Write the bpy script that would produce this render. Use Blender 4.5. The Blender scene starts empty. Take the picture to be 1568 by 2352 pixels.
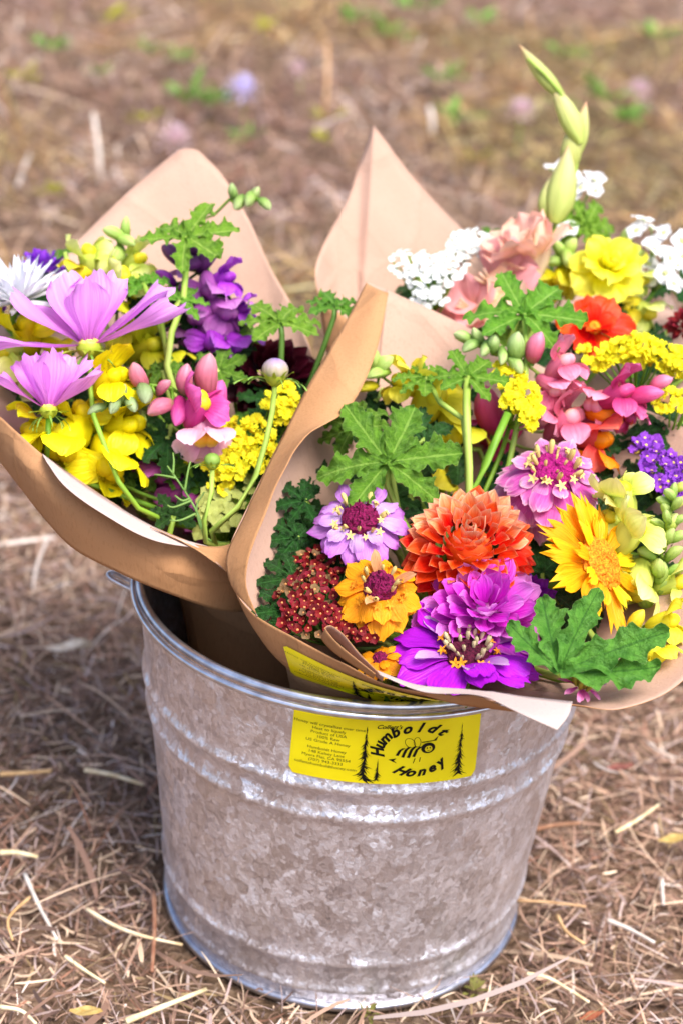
import bpy, bmesh, math, random
import numpy as np
from mathutils import Vector, Matrix, noise

scene = bpy.context.scene
random.seed(7)
RAD = math.radians

# ------------------------------------------------------------------ camera
FPX, PITCH, ROLL = 3781.47, 0.4523, 0.0785          # focal length in units of a 1568 x 2352 picture
CAM = Vector((-0.02108, -0.95789, 0.76849))
_F = Vector((0, math.cos(PITCH), -math.sin(PITCH)))
_U0 = Vector((0, math.sin(PITCH), math.cos(PITCH)))
_R0 = Vector((1, 0, 0))
_R = _R0 * math.cos(ROLL) + _U0 * math.sin(ROLL)
_U = -_R0 * math.sin(ROLL) + _U0 * math.cos(ROLL)
cd = bpy.data.cameras.new('camera')
cam = bpy.data.objects.new('camera', cd)
scene.collection.objects.link(cam)
cam.matrix_world = Matrix(((_R.x, _U.x, -_F.x, CAM.x), (_R.y, _U.y, -_F.y, CAM.y), (_R.z, _U.z, -_F.z, CAM.z), (0, 0, 0, 1)))
cd.sensor_fit = 'VERTICAL'
cd.sensor_height = 36.0
cd.lens = FPX / 2352 * 36
cd.clip_start = 0.05
cd.clip_end = 500
cd.dof.use_dof = True
cd.dof.focus_distance = 0.955
cd.dof.aperture_fstop = 5.6
scene.camera = cam

# ------------------------------------------------------------------ sky, sun, exposure
SUN_EL, SUN_AZ = RAD(62), RAD(140)      # azimuth measured clockwise from +Y: behind the camera, to its right
world = bpy.data.worlds.new('World')
scene.world = world
world.use_nodes = True
wn = world.node_tree.nodes
bg = wn['Background']
sky = wn.new('ShaderNodeTexSky')
sky.sky_type = 'NISHITA'
sky.sun_disc = False
sky.sun_elevation = SUN_EL
sky.sun_rotation = SUN_AZ
sky.air_density = 0.8
sky.dust_density = 3.0
sky.ozone_density = 0.6
bg.inputs['Strength'].default_value = 0.115
world.node_tree.links.new(sky.outputs[0], bg.inputs[0])
sl = bpy.data.lights.new('sun', 'SUN')
sl.energy = 1.9
sl.angle = RAD(32)
sl.color = (1.0, 0.965, 0.93)
sun = bpy.data.objects.new('sun', sl)
scene.collection.objects.link(sun)
sdir = Vector((math.sin(SUN_AZ) * math.cos(SUN_EL), math.cos(SUN_AZ) * math.cos(SUN_EL), math.sin(SUN_EL)))
sun.rotation_euler = sdir.to_track_quat('Z', 'Y').to_euler()
sun.location = sdir * 5
vs = scene.view_settings
vs.view_transform = 'Standard'
vs.look = 'None'
vs.gamma = 1.0
vs.use_curve_mapping = False
vs.exposure = 1.42
scene.render.engine = 'CYCLES'
scene.cycles.max_bounces = 5
scene.cycles.diffuse_bounces = 3
scene.cycles.glossy_bounces = 3
scene.cycles.caustics_reflective = False
scene.cycles.caustics_refractive = False
scene.cycles.transmission_bounces = 3
scene.cycles.transparent_max_bounces = 4

# ------------------------------------------------------------------ helpers
COL = scene.collection


def PT(x, y, d):
    "the world point at depth d (metres along the view axis) behind picture point x, y"
    return CAM + (_F + _R * ((x - 784) / FPX) - _U * ((y - 1176) / FPX)) * d


def DIR(x, y, z):
    "a direction given as right, up, toward the viewer"
    return (_R * x + _U * y - _F * z).normalized()


def S(px, d):
    return px * d / FPX


def hx(h):
    h = h.lstrip('#')
    out = []
    for i in (0, 2, 4):
        c = int(h[i:i + 2], 16) / 255
        out.append(c / 12.92 if c <= 0.04045 else ((c + 0.055) / 1.055) ** 2.4)
    return (*out, 1.0)


MATS = {}


def new_mat(name):
    m = bpy.data.materials.new(name)
    m.use_nodes = True
    nt = m.node_tree
    nt.nodes.clear()
    out = nt.nodes.new('ShaderNodeOutputMaterial')
    return m, nt, out


def nd(nt, typ, **kw):
    n = nt.nodes.new(typ)
    for k, v in kw.items():
        setattr(n, k, v)
    return n


def mathn(nt, op, a, b=None, clamp=False):
    n = nt.nodes.new('ShaderNodeMath')
    n.operation = op
    n.use_clamp = clamp
    for i, v in enumerate((a, b)):
        if v is None:
            continue
        if isinstance(v, (int, float)):
            n.inputs[i].default_value = v
        else:
            nt.links.new(v, n.inputs[i])
    return n.outputs[0]


def mixc(nt, fac, a, b, mode='MIX'):
    n = nt.nodes.new('ShaderNodeMix')
    n.data_type = 'RGBA'
    n.blend_type = mode
    for sock, v in ((n.inputs[0], fac), (n.inputs[6], a), (n.inputs[7], b)):
        if isinstance(v, (int, float)):
            sock.default_value = v
        elif isinstance(v, tuple):
            sock.default_value = v
        else:
            nt.links.new(v, sock)
    return n.outputs[2]


def leafy_shader(nt, out, col, trans, rough, bump=None, spec=0.25, bstr=0.3, bdist=0.001):
    p = nd(nt, 'ShaderNodeBsdfPrincipled')
    p.inputs['Roughness'].default_value = rough
    p.inputs['Specular IOR Level'].default_value = spec
    nt.links.new(col, p.inputs['Base Color'])
    if bump is not None:
        b = nd(nt, 'ShaderNodeBump')
        b.inputs['Strength'].default_value = bstr
        b.inputs['Distance'].default_value = bdist
        nt.links.new(bump, b.inputs['Height'])
        nt.links.new(b.outputs[0], p.inputs['Normal'])
    if trans > 0:
        t = nd(nt, 'ShaderNodeBsdfTranslucent')
        nt.links.new(col, t.inputs['Color'])
        mx = nd(nt, 'ShaderNodeMixShader')
        mx.inputs[0].default_value = trans
        nt.links.new(p.outputs[0], mx.inputs[1])
        nt.links.new(t.outputs[0], mx.inputs[2])
        nt.links.new(mx.outputs[0], out.inputs[0])
    else:
        nt.links.new(p.outputs[0], out.inputs[0])
    return p


def vary(nt, col, amt, hue=0.0):
    "each object a little lighter, darker or warmer than the next"
    oi = nd(nt, 'ShaderNodeObjectInfo')
    h = nd(nt, 'ShaderNodeHueSaturation')
    nt.links.new(mathn(nt, 'ADD', mathn(nt, 'MULTIPLY', oi.outputs['Random'], 2 * amt), 1 - amt), h.inputs['Value'])
    if hue:
        r2 = mathn(nt, 'FRACT', mathn(nt, 'MULTIPLY', oi.outputs['Random'], 7.31))
        nt.links.new(mathn(nt, 'ADD', mathn(nt, 'MULTIPLY', r2, 2 * hue), 0.5 - hue), h.inputs['Hue'])
    nt.links.new(col, h.inputs['Color'])
    return h.outputs[0]


def petal_mat(name, stops, trans=0.3, rough=0.5, vein=0.2, vs_=14, rnd=0.1, hue=0.008, spec=0.25, edge=None):
    "petal: colour runs from base (0) to tip (1) along the petal, with fine lengthwise streaks"
    if name in MATS:
        return MATS[name]
    m, nt, out = new_mat(name)
    uv = nd(nt, 'ShaderNodeUVMap')
    sp = nd(nt, 'ShaderNodeSeparateXYZ')
    nt.links.new(uv.outputs[0], sp.inputs[0])
    oi = nd(nt, 'ShaderNodeObjectInfo')
    cr = nd(nt, 'ShaderNodeValToRGB')
    el = cr.color_ramp.elements
    el[0].position, el[0].color = stops[0][0], hx(stops[0][1])
    el[1].position, el[1].color = stops[-1][0], hx(stops[-1][1])
    for p, c in stops[1:-1]:
        e = el.new(p)
        e.color = hx(c)
    mp = nd(nt, 'ShaderNodeCombineXYZ')
    nt.links.new(mathn(nt, 'MULTIPLY', sp.outputs[0], vs_), mp.inputs[0])
    nt.links.new(mathn(nt, 'MULTIPLY', sp.outputs[1], 1.6), mp.inputs[1])
    nt.links.new(mathn(nt, 'MULTIPLY', oi.outputs['Random'], 40), mp.inputs[2])
    ns = nd(nt, 'ShaderNodeTexNoise')
    ns.inputs['Scale'].default_value = 1.0
    ns.inputs['Detail'].default_value = 3
    nt.links.new(mp.outputs[0], ns.inputs[0])
    vv = mathn(nt, 'ADD', sp.outputs[1], mathn(nt, 'MULTIPLY', mathn(nt, 'SUBTRACT', ns.outputs[0], 0.5), 0.45))
    nt.links.new(vv, cr.inputs[0])
    sh = mathn(nt, 'ADD', mathn(nt, 'MULTIPLY', ns.outputs[0], 2 * vein), 1 - vein)
    comb = nd(nt, 'ShaderNodeCombineXYZ')
    for i in range(3):
        nt.links.new(sh, comb.inputs[i])
    c = mixc(nt, 1.0, cr.outputs[0], comb.outputs[0], 'MULTIPLY')
    if edge:
        au = mathn(nt, 'ABSOLUTE', mathn(nt, 'SUBTRACT', mathn(nt, 'MULTIPLY', sp.outputs[0], 2), 1))
        ef = mathn(nt, 'MULTIPLY', mathn(nt, 'SUBTRACT', au, .55), 2.0, True)
        ef = mathn(nt, 'MULTIPLY', mathn(nt, 'MULTIPLY', ef, sp.outputs[1]), edge[1])
        c = mixc(nt, ef, c, hx(edge[0]))
    c = vary(nt, c, rnd, hue)
    leafy_shader(nt, out, c, trans, rough, ns.outputs[0], spec, 0.6, 0.0022)
    MATS[name] = m
    return m


def plain_mat(name, c1, c2, scale=60, trans=0.0, rough=0.6, metallic=0.0, rnd=0.08, spec=0.3, bump=0.3, bdist=0.001, coord='Object', contrast=(0.35, 0.65)):
    if name in MATS:
        return MATS[name]
    m, nt, out = new_mat(name)
    tc = nd(nt, 'ShaderNodeTexCoord')
    ns = nd(nt, 'ShaderNodeTexNoise')
    ns.inputs['Scale'].default_value = scale
    ns.inputs['Detail'].default_value = 4
    nt.links.new(tc.outputs[coord], ns.inputs[0])
    cr = nd(nt, 'ShaderNodeValToRGB')
    cr.color_ramp.elements[0].position, cr.color_ramp.elements[0].color = contrast[0], hx(c1)
    cr.color_ramp.elements[1].position, cr.color_ramp.elements[1].color = contrast[1], hx(c2)
    nt.links.new(ns.outputs[0], cr.inputs[0])
    c = vary(nt, cr.outputs[0], rnd, 0.006) if rnd else cr.outputs[0]
    p = leafy_shader(nt, out, c, trans, rough, ns.outputs[0] if bump else None, spec, bump, bdist)
    p.inputs['Metallic'].default_value = metallic
    MATS[name] = m
    return m


def leaf_mat(name, dark, light, edge, vein, trans=0.25, rough=0.45, spec=0.35):
    "lobed leaf: u runs across a lobe, v from the stalk to the margin"
    if name in MATS:
        return MATS[name]
    m, nt, out = new_mat(name)
    uv = nd(nt, 'ShaderNodeUVMap')
    sp = nd(nt, 'ShaderNodeSeparateXYZ')
    nt.links.new(uv.outputs[0], sp.inputs[0])
    tc = nd(nt, 'ShaderNodeTexCoord')
    ns = nd(nt, 'ShaderNodeTexNoise')
    ns.inputs['Scale'].default_value = 7
    ns.inputs['Detail'].default_value = 6
    ns.inputs['Roughness'].default_value = 0.65
    nt.links.new(tc.outputs['Object'], ns.inputs[0])
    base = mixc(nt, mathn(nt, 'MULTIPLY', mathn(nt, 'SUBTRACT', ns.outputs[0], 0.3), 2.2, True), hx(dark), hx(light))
    t = mathn(nt, 'ABSOLUTE', mathn(nt, 'SUBTRACT', mathn(nt, 'MULTIPLY', sp.outputs[0], 2), 1))
    mid = mathn(nt, 'LESS_THAN', t, 0.07)
    side = mathn(nt, 'FRACT', mathn(nt, 'MULTIPLY', mathn(nt, 'SUBTRACT', sp.outputs[1], mathn(nt, 'MULTIPLY', t, 0.22)), 7.0))
    side = mathn(nt, 'LESS_THAN', side, 0.10)
    vn = mathn(nt, 'MAXIMUM', mid, mathn(nt, 'MULTIPLY', side, 0.45))
    c = mixc(nt, mathn(nt, 'MULTIPLY', vn, 0.55), base, hx(vein))
    ed = mathn(nt, 'MULTIPLY', mathn(nt, 'SUBTRACT', sp.outputs[1], 0.965), 30, True)
    c = mixc(nt, mathn(nt, 'MULTIPLY', ed, 0.75), c, hx(edge))
    c = vary(nt, c, 0.14, 0.012)
    hgt = mathn(nt, 'SUBTRACT', mathn(nt, 'MULTIPLY', ns.outputs[0], 0.8), mathn(nt, 'MULTIPLY', vn, 0.6))
    leafy_shader(nt, out, c, trans, rough, hgt, spec, 0.5, 0.04)
    MATS[name] = m
    return m


# ---- meshes
def mk_mesh(name, verts, faces, uvs=None, smooth=True):
    me = bpy.data.meshes.new(name)
    me.from_pydata([tuple(v) for v in verts], [], faces)
    if uvs is not None:
        ul = me.uv_layers.new(name='UVMap')
        li = np.empty(len(me.loops), dtype=np.int32)
        me.loops.foreach_get('vertex_index', li)
        ul.data.foreach_set('uv', np.asarray(uvs, dtype=np.float32)[li].ravel())
    if smooth:
        me.polygons.foreach_set('use_smooth', [True] * len(me.polygons))
    me.materials.append(None)
    me.update()
    return me


def put(name, me, mat, parent=None, M=None):
    o = bpy.data.objects.new(name, me)
    COL.objects.link(o)
    if mat is not None:
        o.material_slots[0].link = 'OBJECT'
        o.material_slots[0].material = mat
    if parent is not None:
        o.parent = parent
    if M is not None:
        o.matrix_basis = M
    return o


def tag(o, label=None, cat=None, group=None, kind=None):
    if label:
        o['label'] = label
    if cat:
        o['category'] = cat
    if group:
        o['group'] = group
    if kind:
        o['kind'] = kind
    return o


def catmull(pts, n, closed=False):
    P = np.array([list(p) for p in pts], float)
    k = len(P)
    if closed:
        P = np.vstack([P[-1:], P, P[:2]])
        segs = k
    else:
        P = np.vstack([2 * P[0] - P[1], P, 2 * P[-1] - P[-2]])
        segs = k - 1
    dense = []
    for i in range(segs):
        a, b, c, d = P[i:i + 4]
        for t in np.linspace(0, 1, 24, endpoint=False):
            dense.append(0.5 * ((2 * b) + (c - a) * t + (2 * a - 5 * b + 4 * c - d) * t * t + (3 * b - a - 3 * c + d) * t ** 3))
    dense.append(P[-3 if closed else -2] if not closed else dense[0])
    D = np.array(dense)
    L = np.concatenate([[0], np.cumsum(np.linalg.norm(np.diff(D, axis=0), axis=1))])
    tt = np.linspace(0, L[-1], n + (1 if closed else 0))
    R = np.stack([np.interp(tt, L, D[:, j]) for j in range(D.shape[1])], 1)
    return R[:-1] if closed else R


def tube_mesh(name, pts, r0, r1=None, sides=7, wob=0.0, caps=True):
    r1 = r0 if r1 is None else r1
    pts = [Vector(p) for p in pts]
    n = len(pts)
    verts, faces, uvs = [], [], []
    ref = Vector((0.31, 0.52, 0.79))
    for i, p in enumerate(pts):
        t = (pts[min(i + 1, n - 1)] - pts[max(i - 1, 0)]).normalized()
        a = t.cross(ref)
        if a.length < 1e-4:
            a = t.cross(Vector((1, 0, 0)))
        a.normalize()
        b = t.cross(a)
        r = r0 + (r1 - r0) * i / (n - 1)
        r *= 1 + wob * math.sin(i * 2.1)
        for k in range(sides):
            an = 2 * math.pi * k / sides
            verts.append(p + a * (math.cos(an) * r) + b * (math.sin(an) * r))
            uvs.append((k / sides, i / (n - 1)))
    for i in range(n - 1):
        for k in range(sides):
            k2 = (k + 1) % sides
            faces.append((i * sides + k, i * sides + k2, (i + 1) * sides + k2, (i + 1) * sides + k))
    if caps:
        faces.append(tuple(range(sides))[::-1])
        faces.append(tuple((n - 1) * sides + k for k in range(sides)))
    return mk_mesh(name, verts, faces, uvs)


def lathe_mesh(name, prof, segs, bump=None):
    "prof: (r, z) pairs, turned about z"
    verts, faces, uvs = [], [], []
    n = len(prof)
    for i, (r, z) in enumerate(prof):
        for k in range(segs):
            a = 2 * math.pi * k / segs
            rr = r * (1 + (bump(a, i) if bump else 0))
            verts.append((rr * math.cos(a), rr * math.sin(a), z))
            uvs.append((k / segs, i / (n - 1)))
    for i in range(n - 1):
        for k in range(segs):
            k2 = (k + 1) % segs
            faces.append((i * segs + k, i * segs + k2, (i + 1) * segs + k2, (i + 1) * segs + k))
    return mk_mesh(name, verts, faces, uvs)


def sm(a, b, x):
    t = max(0.0, min(1.0, (x - a) / (b - a)))
    return t * t * (3 - 2 * t)


def petal_grid(w=0.4, base=0.25, wide=0.6, tip='round', bend=0.0, cup=0.0, ruffle=0.0, groove=0.0, notch=0.0, nu=4, nv=7, seed=0, twist=0.0, base_bend=0.0):
    rnd = random.Random(seed)
    ph = rnd.uniform(0, 6.28)
    asym = rnd.uniform(-0.12, 0.12)
    rag = [rnd.uniform(-.05, .05) for _ in range(nu + 1)]
    ph2 = rnd.uniform(0, 6.28)
    verts, uvs, faces = [], [], []
    cy = cz = 0.0
    ang = base_bend
    for j in range(nv + 1):
        v = j / nv
        if v <= wide:
            h = base + (1 - base) * sm(0, wide, v)
        else:
            q = (v - wide) / (1 - wide)
            if tip == 'round':
                h = math.sqrt(max(0, 1 - q * q * 0.93))
            elif tip == 'point':
                h = max(0.03, (1 - q ** 1.7))
            else:
                h = 1 - (0.35 * q * q)
        h *= w / 2
        if j:
            cy += math.cos(ang) / nv
            cz += math.sin(ang) / nv
            ang += bend / nv
        for i in range(nu + 1):
            u = -1 + 2 * i / nu
            x = u * h + asym * v * w
            back = 0.0
            if tip == 'notch':
                back = notch * v ** 3 * (abs(math.sin(1.5 * math.pi * u + ph * 0.15)) * 0.8 + u * u * 1.1)
            elif tip == 'fringe':
                back = notch * v ** 4 * (1 if i % 2 else 0.0) * (0.7 + 0.5 * rnd.random()) + 0.12 * u * u * v ** 2
            back += rag[i] * v ** 4 * (tip != 'point')
            zz = .03 * math.sin(v * 7 + ph2 + u * 2) * v + cup * (u * u) * h * (0.4 + 0.6 * v) + groove * math.cos(u * math.pi * 2) * v * (1 - 0.4 * v) + ruffle * v * v * math.sin(u * 3.2 + ph) + twist * u * v * h
            ca, sa = math.cos(ang), math.sin(ang)
            verts.append((x, cy - back * ca - zz * sa, cz - back * sa + zz * ca))
            uvs.append(((u + 1) / 2, v))
    for j in range(nv):
        for i in range(nu):
            a = j * (nu + 1) + i
            faces.append((a, a + 1, a + nu + 2, a + nu + 1))
    return verts, faces, uvs


PM = {}


def petals(key, count=3, **kw):
    if key not in PM:
        PM[key] = [mk_mesh('petal_' + key, *petal_grid(seed=i * 7 + hash(key) % 5 * 0 + len(key), **{**kw, 'bend': kw.get('bend', 0) * (0.7 + 0.3 * i), 'ruffle': kw.get('ruffle', 0) * (1 if i % 2 else -1)})) for i in range(count)]
    return PM[key]


def frame(pos, n, spin=0.0, scale=1.0):
    z = n.normalized()
    x = _R - z * _R.dot(z)
    if x.length < 0.05:
        x = _U - z * _U.dot(z)
    x.normalize()
    y = z.cross(x)
    M = Matrix(((x.x, y.x, z.x, pos.x), (x.y, y.y, z.y, pos.y), (x.z, y.z, z.z, pos.z), (0, 0, 0, 1)))
    return M @ Matrix.Rotation(spin, 4, 'Z') @ Matrix.Scale(scale, 4)


def frame_y(pos, ydir, zhint, scale=1.0):
    "y along ydir, z near zhint"
    y = ydir.normalized()
    x = y.cross(zhint)
    x.normalize()
    z = x.cross(y)
    M = Matrix(((x.x, y.x, z.x, pos.x), (x.y, y.y, z.y, pos.y), (x.z, y.z, z.z, pos.z), (0, 0, 0, 1)))
    return M @ Matrix.Scale(scale, 4)


BQ = {  # each bouquet: where its stems stand on the bucket floor and where they pass the rim
    1: (Vector((0.022, -0.030, 0.014)), Vector((0.045, -0.065, 0.235))),
    2: (Vector((-0.035, 0.025, 0.014)), Vector((-0.068, 0.020, 0.235))),
    3: (Vector((0.035, 0.055, 0.014)), Vector((0.050, 0.075, 0.235))),
}


class Plant:
    def __init__(s, name, label, cat, bq, group=None, foot=None):
        if foot is None:
            f = BQ[bq][0]
            foot = f + Vector((random.uniform(-.014, .014), random.uniform(-.014, .014), 0))
        s.foot = foot
        s.bq = bq
        s.root = bpy.data.objects.new(name, None)
        s.root.empty_display_size = 0.01
        s.root.location = foot
        COL.objects.link(s.root)
        tag(s.root, label, cat, group)
        s.inv = Matrix.Translation(-foot)

    def add(s, name, me, mat, M, parent=None, label=None):
        if parent is None:
            o = put(name, me, mat, s.root, s.inv @ M)
            o_M = M
        else:
            o = put(name, me, mat, parent[0], parent[1].inverted() @ M)
            o_M = M
        if label:
            o['label'] = label
        return (o, o_M)

    def stem(s, head, back, r=0.0018, mat=None, name='stem', via=None, bl=0.045, r1=None):
        mat = mat or GREEN_STEM
        foot, neck = s.foot, BQ[s.bq][1] + Vector((random.uniform(-.02, .02), random.uniform(-.02, .02), 0))
        pts = ([head] + list(via) if via and bl < .0405 and name == 'stalk' else [head, head + back * bl] + (list(via) if via else [])) + [neck, foot]
        P = catmull(pts, 22)
        P = P - np.array(list(foot))
        me = tube_mesh(name, P, r, r1 or r * 1.1, 7)
        return s.add(name, me, mat, Matrix.Translation(foot))


def ring(pl, Mh, n, r0, L, key, elev, mat, jit=0.12, phase=0.0, z0=0.0, ljit=0.1, skip=None, wscale=1.0, name='petal', fu=0.0):
    ms = PM[key]
    for i in range(n):
        a = phase + 2 * math.pi * i / n + random.uniform(-jit, jit) * 2 * math.pi / n
        if skip and skip(a):
            continue
        l = L * (1 + random.uniform(-ljit, ljit))
        e = elev + random.uniform(-1, 1) * jit + fu * max(0.0, -math.cos(a)) ** 1.5
        M = Mh @ Matrix.Rotation(a, 4, 'Z') @ Matrix.Translation((0, r0, z0)) @ Matrix.Rotation(e, 4, 'X') @ Matrix.Rotation(random.uniform(-1, 1) * jit * 0.8, 4, 'Y') @ Matrix.Diagonal((l * wscale, l, l, 1))
        pl.add(name, random.choice(ms), mat, M)


def ellipsoid(name, rx, ry, rz, segs=10, rows=7, bump=0.0, seed=0):
    verts, faces, uvs = [], [], []
    for j in range(rows + 1):
        th = math.pi * j / rows
        for k in range(segs):
            a = 2 * math.pi * k / segs
            p = Vector((math.sin(th) * math.cos(a), math.sin(th) * math.sin(a), math.cos(th)))
            b = 1 + bump * noise.noise(p * 3 + Vector((seed, 0, 0)))
            verts.append((p.x * rx * b, p.y * ry * b, p.z * rz * b))
            uvs.append((k / segs, 1 - j / rows))
    for j in range(rows):
        for k in range(segs):
            k2 = (k + 1) % segs
            faces.append((j * segs + k, (j + 1) * segs + k, (j + 1) * segs + k2, j * segs + k2))
    return mk_mesh(name, verts, faces, uvs)


GREEN_STEM = plain_mat('green_stem', '#5d8a1e', '#8cb43a', 25, 0.1, 0.5)
PALE_STEM = plain_mat('pale_green_stem', '#86a838', '#b6cc62', 25, 0.15, 0.5)
DARK_STEM = plain_mat('dark_green_stem', '#37561a', '#55772a', 25, 0.0, 0.5)

# ================================================================== the ground
def gz(x, y):
    r = math.hypot(x, y)
    k = sm(0.16, 0.6, r)
    return k * (0.018 * noise.noise(Vector((x * 1.7, y * 1.7, 3.1))) + 0.010 * noise.noise(Vector((x * 6, y * 6, 1.7)))) - 0.004


def axis_coords():
    a = list(np.linspace(-1.6, 5.4, 150))
    lo = [-90, -40, -18, -8, -4, -2.4]
    hi = [6.2, 8, 12, 20, 45, 90]
    return lo + a + hi


gx = [-90, -40, -18, -8, -4.5, -3] + list(np.linspace(-2.2, 2.2, 100)) + [3, 4.5, 8, 18, 40, 90]
gy = axis_coords()
gv = [(x, y, gz(x, y)) for y in gy for x in gx]
nx = len(gx)
gf = [(j * nx + i, j * nx + i + 1, (j + 1) * nx + i + 1, (j + 1) * nx + i) for j in range(len(gy) - 1) for i in range(nx - 1)]


def ground_mat():
    m, nt, out = new_mat('dry_soil_and_thatch')
    tc = nd(nt, 'ShaderNodeTexCoord')
    n1 = nd(nt, 'ShaderNodeTexNoise')
    n1.inputs['Scale'].default_value = 2.2
    n1.inputs['Detail'].default_value = 6
    n2 = nd(nt, 'ShaderNodeTexNoise')
    n2.inputs['Scale'].default_value = 85
    n2.inputs['Detail'].default_value = 6
    n2.inputs['Distortion'].default_value = 1.4
    for n in (n1, n2):
        nt.links.new(tc.outputs['Object'], n.inputs[0])
    cr = nd(nt, 'ShaderNodeValToRGB')
    e = cr.color_ramp.elements
    e[0].position, e[0].color = 0.30, hx('#4a382e')
    e[1].position, e[1].color = 0.72, hx('#b09680')
    k = e.new(0.5)
    k.color = hx('#846a56')
    nt.links.new(n2.outputs[0], cr.inputs[0])
    c = mixc(nt, mathn(nt, 'MULTIPLY', mathn(nt, 'SUBTRACT', n1.outputs[0], 0.45), 2.0, True), cr.outputs[0], hx('#5d4b33'))
    leafy_shader(nt, out, c, 0, 0.95, n2.outputs[0], 0.1, 1.0, 0.012)
    return m


ground = put('ground', mk_mesh('ground', gv, gf), ground_mat())
tag(ground, kind='structure')

PAL = np.array([hx(h)[:3] for h in ('#ecdac2', '#d8c2ac', '#c2a490', '#a88a7a', '#866a5e', '#644c46', '#b4a4a6', '#ccc0c0', '#966a56', '#9c8a62', '#f0eae6', '#54423e')])


def straw_mat():
    m, nt, out = new_mat('dry_straw')
    at = nd(nt, 'ShaderNodeAttribute', attribute_name='tint')
    leafy_shader(nt, out, at.outputs['Color'], 0.15, 0.7, None, 0.2)
    return m


STRAW = straw_mat()
rng = np.random.default_rng(11)


def ground_z(X, Y):
    return np.array([gz(x, y) for x, y in zip(X, Y)])


def straw_field(name, X, Y, length, width, lift, pitch, wts, segs=4, bright=1.0):
    n = len(X)
    keep = np.hypot(X, Y) > 0.128 + min(.028, .25 * length[1])
    X, Y = X[keep], Y[keep]
    n = len(X)
    L = rng.uniform(*length, n) * rng.choice([0.35, 0.7, 1.0, 1.9], n, p=[.3, .3, .28, .12])
    Wd = width[0] + (width[1] - width[0]) * rng.random(n) ** 1.8
    yaw = rng.uniform(0, 2 * np.pi, n)
    pt = rng.normal(0, pitch, n)
    curv = rng.normal(0, 0.35, n) * rng.choice([.5, 1, 2.4], n)
    vcur = rng.normal(0, 0.35, n)
    Z = ground_z(X, Y) + 0.002 + rng.random(n) ** 1.6 * lift + np.abs(np.sin(pt)) * L * 0.35
    t = np.linspace(-.5, .5, segs + 1)
    ang = yaw[:, None] + curv[:, None] * t[None]
    dx = np.cos(ang) * np.cos(pt)[:, None]
    dy = np.sin(ang) * np.cos(pt)[:, None]
    dz = np.sin(pt)[:, None] + vcur[:, None] * t[None] * -1
    step = (L / segs)[:, None]
    px = np.cumsum(dx * step, 1) - (dx * step).sum(1, keepdims=True) / 2
    py = np.cumsum(dy * step, 1) - (dy * step).sum(1, keepdims=True) / 2
    pz = np.cumsum(dz * step, 1) - (dz * step).sum(1, keepdims=True) / 2
    px, py, pz = px + X[:, None], py + Y[:, None], pz + Z[:, None]
    roll = rng.normal(0, 0.6, n)[:, None]
    tap = np.array([0.6] + [1.0] * (segs - 1) + [0.35])[None]
    sx = -np.sin(ang) * np.cos(roll) * Wd[:, None] * tap / 2
    sy = np.cos(ang) * np.cos(roll) * Wd[:, None] * tap / 2
    sz = np.sin(roll) * Wd[:, None] * tap / 2
    A = np.stack([px + sx, py + sy, pz + sz], -1)
    B = np.stack([px - sx, py - sy, pz - sz], -1)
    V = np.stack([A, B], 2).reshape(-1, 3)
    base = (np.arange(n) * (segs + 1) * 2)[:, None] + (np.arange(segs) * 2)[None]
    Fq = np.stack([base, base + 1, base + 3, base + 2], -1).reshape(-1, 4)
    me = bpy.data.meshes.new(name)
    me.vertices.add(len(V))
    me.vertices.foreach_set('co', V.astype(np.float32).ravel())
    me.loops.add(Fq.size)
    me.loops.foreach_set('vertex_index', Fq.astype(np.int32).ravel())
    me.polygons.add(len(Fq))
    me.polygons.foreach_set('loop_start', np.arange(0, Fq.size, 4, dtype=np.int32))
    me.polygons.foreach_set('use_smooth', np.ones(len(Fq), dtype=bool))
    me.update()
    w = np.array(wts, float)
    ci = rng.choice(len(PAL), n, p=w / w.sum())
    colr = (PAL[ci] * .85 + PAL.mean(0) * .15) * np.array([1.08, .99, .90]) * rng.uniform(.8, 1.1, (n, 1)) * bright
    # patches of yellower and of greyer growth across the field
    pn = np.array([noise.noise(Vector((x * 1.3, y * 1.3, 9.0))) for x, y in zip(X, Y)])[:, None] * np.clip((Y[:, None] - .5) / .8, .15, 1)
    colr = np.where(pn > 0.10, colr * np.array([1.02, .96, .62]), colr)
    colr = np.where(pn > 0.30, colr * np.array([.85, 1.0, .9]), colr)
    colr = np.where(pn < -0.2, colr * np.array([.85, .78, .80]), colr)
    C = np.concatenate([np.repeat(np.clip(colr, 0, 1), (segs + 1) * 2, 0), np.ones((n * (segs + 1) * 2, 1))], 1)
    ca = me.color_attributes.new('tint', 'FLOAT_COLOR', 'POINT')
    ca.data.foreach_set('color', C.astype(np.float32).ravel())
    me.materials.append(None)
    return put(name, me, STRAW)


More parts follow.
